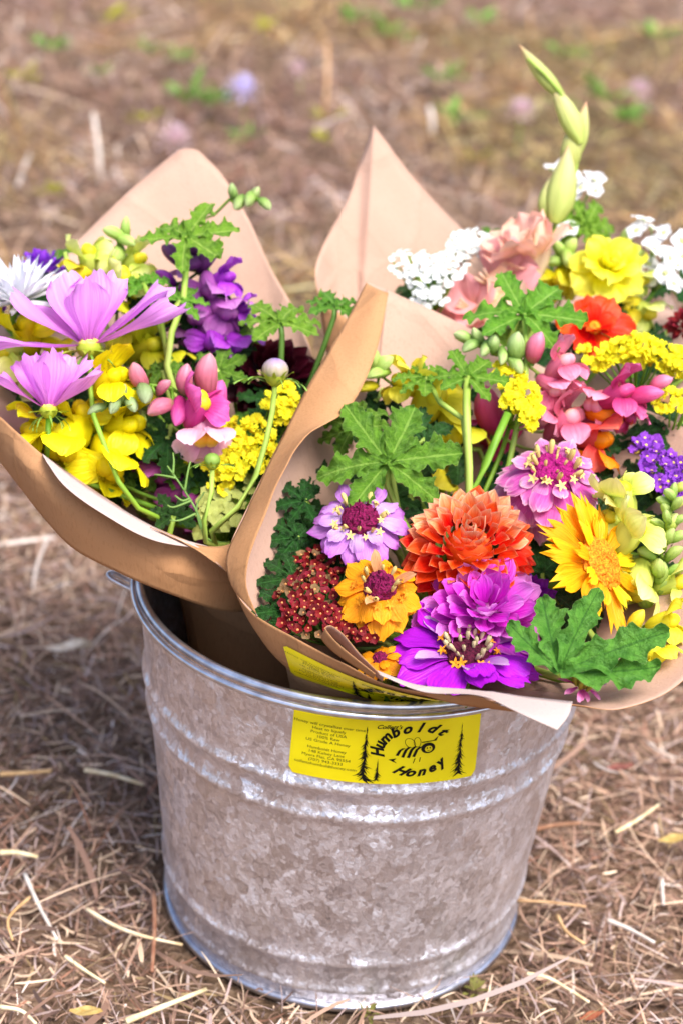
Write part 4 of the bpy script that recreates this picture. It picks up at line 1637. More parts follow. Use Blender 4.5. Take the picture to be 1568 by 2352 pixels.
# pink double zinnia
DUSK = petal_mat('petal_dusty_pink', [(0, '#b0408a'), (.45, '#cf68ac'), (.8, '#dc88bc'), (1, '#ecc0cc')], .25, .5, .22, 12, .14, edge=('#eed0d6', .5))
DUSKM = petal_mat('petal_rose_magenta', [(0, '#a82484'), (.5, '#cc4aa4'), (.85, '#da6cb4'), (1, '#ecb0cc')], .25, .5, .22, 12, .12, edge=('#f0c4d8', .5))
zinnia('dusty pink double zinnia with crowded drooping petals above the orange dahlia', 1268, 1090, d1(1100) - .004, (.10, .66, .74), 138,
       [(18, .18, .90, 'spoon', -.80, DUSK, 0, -.14), (18, .20, .84, 'spoon', -.52, DUSK, .2, -.07), (17, .22, .76, 'spoon', -.26, DUSKM, .1, .0), (15, .24, .64, 'spoon', .0, DUSKM, .3, .06), (10, .26, .46, 'spoon', .25, DUSK, .2, .10)], .40, .26, plain_mat('zinnia_disc_magenta', '#7a0a52', '#b01c78', 900, 0, .7, 0, .05, .2, .8, .002),
       [(15, .38, .20, STAR, FLO_Y, .6), (9, .32, .22, SPIKE, FLO_Y, .4), (4, .16, .14, SPIKE, FLO_Y, .2)])
# big purple zinnia at the lip
VIOL = petal_mat('petal_violet', [(0, '#7a0a8c'), (.3, '#a412bc'), (.8, '#b81ed2'), (1, '#aa14c2')], .25, .42, .16, 14, .08)
VIOLP = petal_mat('petal_pale_violet', [(0, '#9a2cb4'), (.4, '#bc78c8'), (1, '#ccaac8')], .25, .5, .2, 14, .08)
zinnia('large deep purple zinnia with dark centre lying on the paper lip', 1072, 1504, d1(1504) + .012, (.0, .76, .65), 182,
       [(10, .18, .88, 'zinnia', .14, VIOL, .2, 0), (9, .2, .74, 'zinnia', .24, VIOL, .55, .03), (6, .24, .5, 'zinnia_narrow', .22, VIOLP, .9, .06)], .32, .20, BROWN_DISC,
       [(13, .31, .15, STAR, FLO_O, .5), (13, .22, .15, SPIKE, FLO_C, .25), (5, .1, .13, SPIKE, FLO_C, .1)])

# ---- dahlias


def dahlia(label, x, y, d, n, rpx, N, key, matf, bq=1, maxth=110, rb=.42, Lin=.22, Lout=.62, tilt=14, name='dahlia', open_in=0.0, stem_r=.0026):
    pl = Plant(name, label, 'flower', bq)
    p, nn = PT(x, y, d), DIR(*n)
    s = S(rpx, d)
    Mh = frame(p - nn * (rb * s * .55), nn)
    ga = 2.399963
    for k in range(N):
        q = (k + .5) / N
        th = RAD(maxth) * q ** .62
        L = (Lin + (Lout - Lin) * q ** .8) * s * random.uniform(.92, 1.08)
        el = math.pi / 2 - th - RAD(tilt) * (.2 + q) + random.uniform(-.13, .13) + open_in * (1 - q)
        M = Mh @ Matrix.Rotation(k * ga + random.uniform(-.09, .09), 4, 'Z') @ Matrix.Translation((0, rb * s * math.sin(th) * .9, rb * s * math.cos(th) * .8)) @ Matrix.Rotation(el, 4, 'X') @ Matrix.Rotation(random.uniform(-.3, .3) * (.35 + .65 * q), 4, 'Y') @ Matrix.Rotation(random.uniform(-.2, .2) * (.35 + .65 * q), 4, 'Z') @ Matrix.Scale(L * random.uniform(.84, 1.1), 4)
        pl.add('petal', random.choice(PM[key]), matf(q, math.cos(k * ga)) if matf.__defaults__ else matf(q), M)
    pl.add('receptacle', ellipsoid('receptacle', rb * s * .62, rb * s * .62, rb * s * .56, 14, 9), matf(.9), Mh)
    sepals(pl, Mh, 7, .1 * s, .4 * s, CALYX, -.5, z0=-rb * s * .6)
    pl.stem(p - nn * (rb * s * 1.1), -nn, stem_r)
    return pl


OR_IN_SKYLIT = petal_mat('petal_dahlia_peach_skylit', [(0, '#e84a1c'), (.45, '#f2763e'), (1, '#f8bc8c')], .22, .45, .12, 10, .06, edge=('#fcdcc0', .8))  # peach of the centre; on the upper side it paints in sky light
OR_MID = petal_mat('petal_dahlia_orange', [(0, '#de2606'), (.45, '#ea3e12'), (.85, '#f06028'), (1, '#f69a66')], .22, .45, .12, 10, .06, edge=('#fab48a', .75))
OR_OUT = petal_mat('petal_dahlia_vermilion', [(0, '#d41a04'), (.5, '#e63008'), (.88, '#ea4412'), (1, '#f06c34')], .22, .45, .12, 10, .07, edge=('#f49060', .5))
dahlia('orange ball dahlia with peach tipped petals in the middle of the front bouquet', 1078, 1236, d1(1240) - .012, (.0, .52, .85), 166, 150, 'dahlia', lambda q, c=0: OR_IN_SKYLIT if (q < .10 or (c > .05 and q < .62)) and random.random() < .9 else (OR_MID if q < .5 else OR_OUT), rb=.54, Lin=.26, Lout=.54, maxth=114, tilt=8)
MAG = petal_mat('petal_dahlia_magenta', [(0, '#b00ca0'), (.5, '#d428c8'), (1, '#e05cd8')], .28, .42, .14, 10, .08, edge=('#f0a0ea', .5))
MAGP = petal_mat('petal_dahlia_orchid', [(0, '#c22ab8'), (.5, '#dc58d2'), (1, '#e896e2')], .28, .42, .14, 10, .08)
dahlia('magenta dahlia between the orange dahlia and the deep purple zinnia', 1110, 1398, d1(1398) + .006, (.0, .62, .78), 158, 92, 'dahlia_wide', lambda q: MAGP if random.random() < .45 else MAG, rb=.42, Lin=.44, Lout=.66, maxth=100, open_in=-.45)
PURPD = petal_mat('petal_dahlia_purple', [(0, '#6c0a90'), (.5, '#8c1cb4'), (1, '#a63ccc')], .25, .45, .14, 10, .08)
dahlia('purple dahlia mostly hidden behind the magenta dahlia beside the golden daisy', 1212, 1372, d1(1372) + .03, (.35, .6, .7), 88, 44, 'dahlia', lambda q: PURPD, rb=.42, Lin=.36, Lout=.66, maxth=96)

# ---- golden daisy seen from the side
SUNP = petal_mat('petal_daisy_gold', [(0, '#e88a04'), (.4, '#f4a206'), (1, '#f8ba16')], .3, .5, .22, 12, .07)
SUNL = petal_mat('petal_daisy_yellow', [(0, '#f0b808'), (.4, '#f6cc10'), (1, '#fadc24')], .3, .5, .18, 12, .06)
pl = Plant('gold_daisy', 'golden yellow fringed daisy turned toward the pale snapdragon', 'flower', 1)
p, nn = PT(1376, 1296, d1(1296) - .006), DIR(.66, .36, .66)
s = S(150, d1(1296))
Mh = frame(p, nn)
for i in range(15):
    a = 2 * math.pi * i / 15 + random.uniform(-.1, .1)
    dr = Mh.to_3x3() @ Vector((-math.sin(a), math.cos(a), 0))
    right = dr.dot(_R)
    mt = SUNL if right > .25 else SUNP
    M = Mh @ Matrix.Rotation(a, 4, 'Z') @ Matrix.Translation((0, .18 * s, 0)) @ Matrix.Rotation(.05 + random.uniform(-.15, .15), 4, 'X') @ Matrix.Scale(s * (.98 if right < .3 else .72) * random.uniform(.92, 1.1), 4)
    pl.add('petal', random.choice(PM['fringed']), mt, M)
for i in range(9):
    a = 2 * math.pi * i / 9 + .2
    M = Mh @ Matrix.Rotation(a, 4, 'Z') @ Matrix.Translation((0, .18 * s, .03 * s)) @ Matrix.Rotation(.30 + random.uniform(-.15, .15), 4, 'X') @ Matrix.Scale(s * .62, 4)
    pl.add('petal', random.choice(PM['fringed']), SUNL if i % 2 else SUNP, M)
pl.add('disc', disc_mesh('disc', .42 * s, .20 * s, 3, 30, 10, .12), plain_mat('daisy_disc_orange', '#c85f08', '#eda022', 700, 0, .7, 0, .05, .2, .8, .002), Mh)
sepals(pl, Mh, 9, .05 * s, .4 * s, CALYX, -.1, z0=-.05 * s)
pl.stem(p - nn * .004, -nn, .0022)

# ---- yarrow, statice
REDF = plain_mat('yarrow_red', '#4c040c', '#8a0e1c', 200, .1, .6, 0, .35)
RED_EYE = plain_mat('yarrow_eye', '#c4703c', '#e8a868', 200, 0, .6)
cluster('dark red yarrow crowded with tiny yellow eyed florets, left of the orange zinnia', 'red_yarrow', 1,
        [(735, 1300, d1(1300) + .022, 62, 38), (715, 1372, d1(1372) + .012, 78, 52), (728, 1425, d1(1425) + .008, 80, 36), (830, 1452, d1(1452) + .008, 40, 18)], 130, 26, 26, TFC, [REDF] * 8 + [plain_mat('yarrow_faded', '#5a3a28', '#94764c', 200, .1, .6, 0, .2)], RED_EYE, stem_mat=DARK_STEM, up=(-.1, .6, .75))
STAT_Y = plain_mat('statice_yellow', '#f4e408', '#fdf83c', 150, .3, .6, 0, .06)
STAT_YE = plain_mat('statice_throat_gold', '#d8b002', '#ecc814', 150, .1, .6)
cluster('narrow tuft of yellow statice leaning right beside the tall leaf stalks', 'yellow_statice', 1,
        [(1165, 870, d1(870) - .008, 32, 30), (1188, 912, d1(912) - .010, 40, 34), (1212, 948, d1(948) - .010, 26, 34)], 44, 12, 36, PF, STAT_Y, STAT_YE, up=(.2, .6, .75))
cluster('long flat head of yellow statice below the orange red bloom', 'yellow_statice', 1,
        [(1372, 826, d1(826) + .005, 42, 26), (1420, 812, d1(812) + .004, 44, 28), (1470, 808, d1(808), 46, 34), (1520, 822, d1(822) - .002, 46, 34), (1570, 840, d1(840) - .004, 40, 30)], 70, 14, 38, PF, STAT_Y, STAT_YE, up=(.0, .85, .5), squash=.2)
STAT_P = plain_mat('statice_violet', '#7c28b4', '#a858d4', 150, .3, .6, 0, .08)
cluster('violet statice by the right paper edge above the pale snapdragon', 'violet_statice', 1,
        [(1480, 1032, d1(1032) + .012, 34, 26), (1512, 1075, d1(1075) + .008, 36, 38), (1560, 1085, d1(1085) + .006, 40, 46), (1548, 1120, d1(1120) + .008, 36, 26)], 50, 14, 36, PF, STAT_P, EYE_Y, stem_mat=DARK_STEM, up=(.1, .6, .75))
cluster('few yellow statice florets at the right edge below the long flat head', 'yellow_statice', 1, [(1548, 925, d1(925) + .004, 44, 26)], 12, 10, 30, PF, STAT_Y, STAT_YE)

# ---- snapdragons of the front bouquet
PINK = petal_mat('snap_pink', [(0, '#b87860'), (.2, '#dc6484'), (.6, '#ea80a0'), (1, '#f4a4c0')], .3, .42, .12, 8, .1)
ROSE = petal_mat('snap_rose', [(0, '#a05848'), (.2, '#b82c62'), (.6, '#d84880'), (1, '#ea78ac')], .3, .42, .12, 8, .1)
CORAL = petal_mat('snap_coral', [(0, '#e04a40'), (.5, '#ee6450'), (1, '#f47c60')], .3, .42, .12, 8, .08)
ORNG = petal_mat('snap_orange', [(0, '#ee7408'), (.5, '#f68a0a'), (1, '#fa9e1c')], .3, .42, .12, 8, .06)
GBUD = petal_mat('snap_green_bud', [(0, '#6c9038'), (.5, '#94b25c'), (1, '#bccc8c')], .2, .5, .3, 8, .1)
SNAPM = {'p': PINK, 'r': ROSE, 'c': CORAL, 'c_p': ORNG, 'o': ORNG, 'p_p': petal_mat('snap_palate_peach', [(0, '#ec8ca0'), (.6, '#f2a8b0'), (1, '#f4bca0')], .2, .5), 'g': GBUD}
dd = d1(900) - .004
snapdragon('pink snapdragon with green bud tip curling over the small yellow statice', 1,
           [(1045, 775, dd + .015), (1090, 790, dd + .012), (1150, 812, dd + .008), (1210, 835, dd + .006), (1250, 880, dd + .01), (1262, 960, dd + .015), (1235, 1050, dd + .03)],
           [(1062, 778, -.002, 44, 'bud', 160, .3, 'g'), (1080, 798, -.006, 46, 'bud', 215, .5, 'g'), (1098, 772, .0, 44, 'bud', 120, .3, 'g'), (1112, 800, -.008, 46, 'bud', 240, .6, 'g'), (1135, 790, -.006, 42, 'bud', 80, .5, 'g'), (1150, 818, -.008, 44, 'bud', 260, .6, 'g'),
            (1188, 795, -.006, 60, 'bud', 85, .35, 'g'), (1232, 798, -.008, 66, 'bud', 70, .3, 'p'), (1180, 838, -.004, 52, 'bud', 300, .5, 'g'), (1288, 838, -.008, 92, 'bloom', 50, .6, 'p'), (1268, 888, -.01, 84, 'bloom', 320, .8, 'p'), (1246, 945, -.008, 88, 'bloom', 250, .7, 'p'), (1128, 942, .012, 104, 'bud', 100, .2, 'r'), (1140, 1000, .02, 110, 'bloom', 200, .4, 'r')], SNAPM, stem_mat=PALE_STEM)
snapdragon('coral and rose snapdragon lying to the right under the long yellow statice', 1,
           [(1530, 880, dd + .0), (1480, 905, dd + .0), (1420, 915, dd + .005), (1370, 960, dd + .012), (1330, 1020, dd + .02)],
           [(1518, 882, -.004, 50, 'bud', 20, .4, 'p'), (1478, 915, -.006, 84, 'bud', 10, .4, 'r'), (1420, 905, -.01, 100, 'bloom', 30, .7, 'r'), (1375, 925, -.004, 98, 'bloom', 200, .8, 'p'), (1300, 968, -.01, 118, 'bloom', 45, .6, 'p'), (1384, 960, -.014, 92, 'bud', 335, .7, 'o'), (1362, 1005, -.016, 118, 'bloom', 350, .6, 'c'), (1366, 1050, -.012, 96, 'bloom', 280, .7, 'o'), (1440, 950, -.002, 70, 'bloom', 300, .6, 'r')], SNAPM, stem_mat=PALE_STEM)
LEM = petal_mat('snap_lemon', [(0, '#b8cc40'), (.5, '#dce66c'), (1, '#eeeea0')], .32, .45, .12, 8, .06)
LEMG = petal_mat('snap_lime_bud', [(0, '#98bc48'), (.5, '#b0cc64'), (1, '#c8da84')], .28, .5, .14, 8, .07)
LEMY = petal_mat('snap_yellow', [(0, '#d8cc20'), (.5, '#f0e030'), (1, '#f6ea4c')], .32, .45, .12, 8, .06)
LM = {'l': LEM, 'l_p': LEMY, 'g': LEMG, 'y': LEMY, 'k': LEMG, 'y_p': petal_mat('snap_yellow_palate', [(0, '#ecd41c'), (1, '#f6e430')], .2, .5), 'calyx': plain_mat('pale_calyx', '#7d9c40', '#a2b862', 30, .15, .5)}
dd = d1(1220) + .0
lf = [(1428, 1140, -.004, 104, 'bloom', 110, .35, 'l'), (1446, 1222, -.014, 112, 'bloom', 60, .5, 'l'), (1464, 1338, -.016, 118, 'bloom', 250, .75, 'l'), (1428, 1296, -.006, 90, 'bloom', 200, .5, 'l'), (1412, 1190, -.002, 90, 'bloom', 160, .4, 'l'), (1545, 1340, -.010, 96, 'bloom', 20, .6, 'l')]
for i in range(30):                         # buds crowd the tip in whorls and grow larger down the spike
    q = i / 29
    a_ = i * 2.4
    lf.append((1550 - 52 * q + 34 * math.cos(a_) * (.5 + q), 1120 + 262 * q + 12 * math.sin(a_), -.004 - .008 * max(0, math.sin(a_)), 34 + 20 * q, 'bud', 90 - 70 * math.cos(a_), .35 + .4 * max(0, math.sin(a_)), 'g' if i % 5 else 'l'))
snapdragon('pale lemon snapdragon with lime buds right of the golden daisy', 1,
           [(1552, 1112, dd + .0), (1538, 1180, dd + .002), (1512, 1260, dd + .006), (1490, 1340, dd + .014), (1475, 1420, dd + .02)], lf, LM, stem_mat=PALE_STEM)
dd = d1(960) + .03
snapdragon('yellow snapdragon half hidden behind the big geranium leaf', 1,
           [(870, 860, dd), (910, 890, dd), (980, 930, dd + .004), (1030, 1000, dd + .01)],
           [(985, 920, -.01, 130, 'bloom', 60, .5, 'y'), (1040, 990, -.01, 120, 'bloom', 300, .5, 'y'), (930, 880, -.004, 90, 'bloom', 150, .5, 'y'), (862, 828, -.006, 52, 'bud', 90, .4, 'g'), (882, 842, -.008, 56, 'bud', 40, .5, 'g'), (866, 862, -.01, 56, 'bud', 200, .6, 'g'), (845, 892, -.004, 46, 'bud', 200, .6, 'y'), (1010, 1080, .0, 110, 'bloom', 250, .5, 'y')], LM, stem_mat=PALE_STEM)
# yellow petals at the right under the front leaf
snapdragon('yellow blossom peeping out under the large front geranium leaf', 1, [(1540, 1430, d1(1430) + .01), (1505, 1470, d1(1470) + .012), (1450, 1530, d1(1530) + .02)],
           [(1528, 1428, -.004, 86, 'bloom', 20, .5, 'y'), (1500, 1500, -.002, 80, 'bloom', 330, .4, 'y'), (1462, 1428, .0, 60, 'bud', 60, .4, 'y')], LM)
# small pink flower at the paper lip
LIPP = petal_mat('petal_lip_pink', [(0, '#cf3a90'), (.5, '#e462ae'), (1, '#eaa0c4')], .3, .5, .2, 10, .1)
pl = Plant('pink_zinnia', 'small half open pink zinnia at the paper lip under the front leaf', 'flower', 1)
p, nn = PT(1335, 1574, d1(1574) + .006), DIR(.2, .8, .5)
Mh = frame(p, nn)
s = S(62, d1(1580))
ring(pl, Mh, 9, .25 * s, .75 * s, 'zinnia_narrow', .1, LIPP, .3, 0, 0, .2)
for i in range(14):
    a, q = i * 2.4, math.sqrt(i / 14) * .34 * s
    pl.add('disc_floret', SPIKE, plain_mat('green_gold_spike', '#8a8a24', '#b8a83c', 200, .1, .6), Mh @ Matrix.Rotation(a, 4, 'Z') @ Matrix.Translation((0, q, 0)) @ Matrix.Rotation(-.4, 4, 'X') @ Matrix.Scale(.5 * s, 4))
pl.stem(p, DIR(-.2, .1, -1), .0018, via=[PT(1270, 1560, d1(1560) + .04)], bl=.015)

# ---- geranium leaves of the front bouquet
glead('big deeply cut geranium leaf facing out above the lilac zinnia', 890, 1062, d1(1062) - .020, (-.02, .40, .9), 94, 186, 1, 6, LEAF_MID, bl=.02)
glead('large geranium leaf spread over the paper lip at the right front', 1284, 1545, d1(1545) - .010, (-.05, .42, .9), 66, 268, 1, 5, LEAF_FRONT, r=.0022, via=[(1262, 1552, d1(1552) + .03)])
glead('geranium leaf raised on a tall stalk in front of the peach gladiolus', 1202, 722, d1(722) - .03, (.0, .66, .75), 80, 158, 1, 6, LEAF_BRIGHT, via=[(1208, 800, d1(800) - .02), (1190, 960, d1(960) + .01)])
glead('small crinkled geranium leaf on a thick upright stalk above the orange dahlia', 1072, 866, d1(866) - .026, (.05, .70, .70), 80, 104, 1, 6, LEAF_BRIGHT, via=[(1070, 960, d1(960) - .018), (1076, 1110, d1(1110) + .004)], r=.0025)
glead('pleated geranium leaf between the big cut leaf and the thick stalk', 978, 868, d1(868) - .016, (-.1, .74, .66), 130, 96, 1, 3, LEAF_BRIGHT, via=[(1020, 940, d1(940) - .01), (1070, 1010, d1(1010) + .0)])
glead('geranium leaf behind the big cut leaf, left beside the paper cuff', 810, 985, d1(985) - .006, (-.3, .55, .75), 120, 125, 1, 3, LEAF_MID)
glead('dark geranium leaf behind the big cut leaf on its right side', 975, 1010, d1(1010) - .006, (.25, .5, .8), 40, 110, 1, 1, LEAF_DARK_SHADE)
glead('dark geranium leaf at the inside of the cuff left of the lilac zinnia', 700, 1150, d1(1150) + .012, (.25, .45, .85), 170, 92, 1, 3, LEAF_DARK_SHADE)
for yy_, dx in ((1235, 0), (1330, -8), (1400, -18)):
    glead('dark crinkled geranium leaf edge against the paper left of the dark red yarrow', 682 + dx, yy_, d1(yy_) + .020, (.35, .4, .85), 190, 88, 1, 4, LEAF_DARK_SHADE, 'dark leaves along the cuff')
glead('small geranium leaf behind the magenta dahlia beside the golden daisy', 1330, 1420, d1(1420) + .01, (.1, .5, .85), 120, 90, 1, 2, LEAF_DARK_SHADE)
pl = Plant('flower_stalk', 'bare green stalk leaning right between the thick stalk and the small yellow statice', 'stem', 1)
pl.stem(PT(1165, 950, d1(950) - .016), (PT(1095, 1110, d1(1110)) - PT(1165, 950, d1(950) - .016)).normalized(), .0026, GREEN_STEM, via=[PT(1092, 1118, d1(1118) + .005)], bl=.02)
random.seed(21)
for i in range(44):
    x, y = random.uniform(660, 1600), random.uniform(900, 1470)
    if x > 1380:
        y = random.uniform(980, 1330)
    glead('dark green leaf deep between the flowers of the dahlia bouquet', x, y, d1(y) + random.uniform(.025, .05), (random.uniform(-.4, .4), .5, .8), random.uniform(0, 360), random.uniform(90, 140), 1, random.choice((0, 1, 3)), LEAF_DARK_SHADE, 'filler leaves of the dahlia bouquet')

# ================================================================== the left bouquet
COSM = petal_mat('petal_cosmos_pink', [(0, '#c860bc'), (.2, '#e084de'), (.7, '#ee9cee'), (1, '#f0a8f0')], .36, .5, .34, 22, .07)
COSM_C = plain_mat('cosmos_calyx', '#7d9a1c', '#b0bc3c', 40, .2, .5)


def cosmos(label, x, y, d, n, rpx, specs, via, r=.0016):
    "specs: (angle round the head in degrees, elevation deg, length factor)"
    pl = Plant('cosmos', label, 'flower', 2, 'pink cosmos')
    p, nn = PT(x, y, d), DIR(*n)
    Mh = frame(p, nn)
    s = S(rpx, d)
    for (a, el, lf) in specs:
        M = Mh @ Matrix.Rotation(RAD(a), 4, 'Z') @ Matrix.Translation((0, .05 * s, 0)) @ Matrix.Rotation(RAD(el), 4, 'X') @ Matrix.Rotation(random.uniform(-.12, .12), 4, 'Y') @ Matrix.Scale(s * lf, 4)
        pl.add('petal', random.choice(PM['cosmos']), COSM, M)
    pl.add('disc', disc_mesh('disc', .12 * s, .08 * s, 2), EYE_Y, Mh)
    pl.add('calyx', lathe_mesh('calyx', [(.0005, -.17 * s), (.06 * s, -.155 * s), (.125 * s, -.10 * s), (.15 * s, -.03 * s), (.13 * s, .015 * s)], 12), COSM_C, Mh)
    ring(pl, Mh, 8, .05 * s, .28 * s, 'sepal', .1, COSM_C, .1, 0, -.07 * s, .1, name='sepal')
    ring(pl, Mh, 8, .03 * s, .40 * s, 'bract', -.1, CALYX, .1, .3, -.11 * s, .1, name='bract')
    pl.stem(p - nn * (.15 * s), -nn, r, GREEN_STEM, via=[PT(*q) for q in via], bl=.012)
    return pl


cosmos('wide open pink cosmos seen from the side, the higher of the two', 205, 792, d2(792) - .035, (-.03, .93, .10), 205,
       [(102, -2, 1.16), (70, 30, 1.14), (34, 52, 1.05), (-4, 64, .95), (-36, 54, .98), (-60, 32, 1.18), (-92, 16, 1.20), (184, 62, .82)],
       [(214, 950, d2(950) - .03), (262, 1070, d2(1070) - .02), (325, 1172, d2(1172) + .0)])
cosmos('cup shaped pink cosmos seen from the side, the lower of the two', 112, 938, d2(938) - .040, (-.02, .95, .0), 146,
       [(96, 30, 1.06), (60, 48, 1.04), (18, 62, 1.02), (-22, 62, 1.05), (-60, 48, 1.08), (-98, 32, 1.06), (150, 66, .95), (206, 66, .98)],
       [(118, 1010, d2(1010) - .035), (130, 1075, d2(1075) - .01)], .0018)
# white aster and violet bloom behind
WHT = petal_mat('petal_white', [(0, '#dfe6dc'), (.3, '#f2f2f4'), (1, '#f6f4fa')], .3, .5, .06, 10, .04)
pl = Plant('aster', 'white spiky aster at the far left behind the cosmos', 'flower', 2)
p, nn = PT(45, 690, d2(690) + .005), DIR(-.1, .75, .6)
Mh, s = frame(p, nn), S(118, d2(690))
for (c, e, l) in ((26, .25, 1.0), (24, .55, .92), (18, .85, .8), (12, 1.15, .62)):
    ring(pl, Mh, c, .05 * s, l * s, 'quill', e, WHT, .3, random.random(), 0, .15, wscale=1.25)
pl.add('disc', disc_mesh('disc', .1 * s, .1 * s, 1), EYE_Y, Mh)
pl.stem(p, -nn, .002)
dahlia('violet flat bloom behind the white aster', 95, 612, d2(612) + .05, (0, .9, .4), 76, 40, 'dahlia_wide', lambda q: petal_mat('petal_bright_violet', [(0, '#7a24b8'), (1, '#a04ce0')], .25, .5, .1), 2, rb=.4, Lin=.4, Lout=.65, maxth=96, name='violet_bloom')
cluster('violet statice tuft at the far left below the white aster', 'violet_statice', 2, [(8, 690, d2(690) + .02, 24, 20)], 8, 8, 24, PF, STAT_P, EYE_Y)
# pale yellow snapdragon
dd = d2(600) + .02
snapdragon('pale yellow snapdragon with round green buds in front of the blunt paper peak', 2,
           [(285, 510, dd + .005), (272, 560, dd), (262, 620, dd), (270, 700, dd + .004), (290, 800, dd + .01)],
           [(293, 522, -.004, 44, 'bud', 85, .3, 'g'), (262, 540, -.006, 50, 'bud', 160, .4, 'g'), (290, 556, -.008, 52, 'bud', 330, .6, 'g'), (270, 585, -.004, 46, 'bud', 250, .6, 'g'), (206, 592, -.002, 88, 'bloom', 100, .5, 'l'), (190, 625, -.002, 70, 'bloom', 200, .6, 'y'), (310, 600, .004, 80, 'bloom', 30, .5, 'l'), (276, 645, -.012, 92, 'bloom', 60, .6, 'l'), (320, 680, .0, 76, 'bloom', 330, .5, 'y'), (245, 610, -.008, 60, 'bud', 240, .5, 'l')], LM, stem_mat=PALE_STEM)
# green tip
dd = d2(470) + .03
snapdragon('green snapdragon tip poking out past the blunt paper peak', 2, [(612, 468, dd - .01), (580, 452, dd), (540, 450, dd + .004), (500, 490, dd + .01), (470, 560, dd + .02)],
           [(608, 470, 0, 34, 'bud', 310, .3, 'g'), (588, 448, 0, 36, 'bud', 60, .3, 'g'), (572, 458, -.004, 38, 'bud', 250, .5, 'g'), (548, 466, -.004, 40, 'bud', 240, .5, 'g'), (538, 440, 0, 36, 'bud', 100, .3, 'g')], {'g': GBUD})
# purple snapdragon
PLUM = petal_mat('snap_plum', [(0, '#8c3c90'), (.5, '#b45cb0'), (1, '#cc88c8')], .3, .45, .14, 8, .12)
VIO2 = petal_mat('snap_violet', [(0, '#8420a4'), (.5, '#a838c4'), (1, '#b860d4')], .3, .45, .14, 8, .1)
DKP = petal_mat('snap_dark_plum', [(0, '#4c2050'), (.5, '#6c3474'), (1, '#84508c')], .25, .45, .14, 8, .1)
dd = d2(700) + .03
snapdragon('purple snapdragon spike behind the raised geranium leaf', 2,
           [(470, 535, dd + .01), (455, 600, dd + .005), (475, 680, dd), (490, 760, dd), (480, 850, dd + .01)],
           [(395, 588, 0, 58, 'bud', 140, .4, 'k'), (450, 562, 0, 50, 'bud', 80, .3, 'k'), (478, 545, .002, 40, 'bud', 60, .3, 'k'), (440, 610, -.004, 56, 'bud', 200, .5, 'k'), (478, 602, -.006, 60, 'bud', 40, .5, 'k'), (515, 640, -.006, 74, 'bloom', 20, .5, 'v'), (480, 660, -.008, 80, 'bloom', 280, .7, 'p'), (438, 662, -.004, 70, 'bloom', 170, .5, 'p'), (462, 722, -.010, 88, 'bloom', 230, .8, 'p'), (515, 712, -.010, 92, 'bloom', 330, .7, 'p'), (556, 712, -.004, 60, 'bloom', 20, .4, 'v'), (492, 782, -.012, 90, 'bloom', 270, .8, 'v'), (440, 780, -.004, 84, 'bloom', 200, .6, 'p'), (540, 790, -.004, 90, 'bloom', 320, .6, 'v'), (460, 840, -.004, 84, 'bloom', 250, .6, 'p'), (380, 640, .004, 50, 'bud', 150, .4, 'v')], {'k': DKP, 'p': PLUM, 'v': VIO2, 'calyx': DARK_STEM}, stem_mat=DARK_STEM)
# burgundy dahlia
WINE = petal_mat('petal_wine', [(0, '#22020c'), (.5, '#3c0616'), (1, '#560e22')], .15, .4, .12, 10, .12)
dahlia('dark burgundy dahlia behind the cosmos bud', 625, 858, d2(858) + .045, (.05, .55, .8), 118, 60, 'dahlia', lambda q: WINE, 2, rb=.4, Lin=.4, Lout=.7, maxth=100)
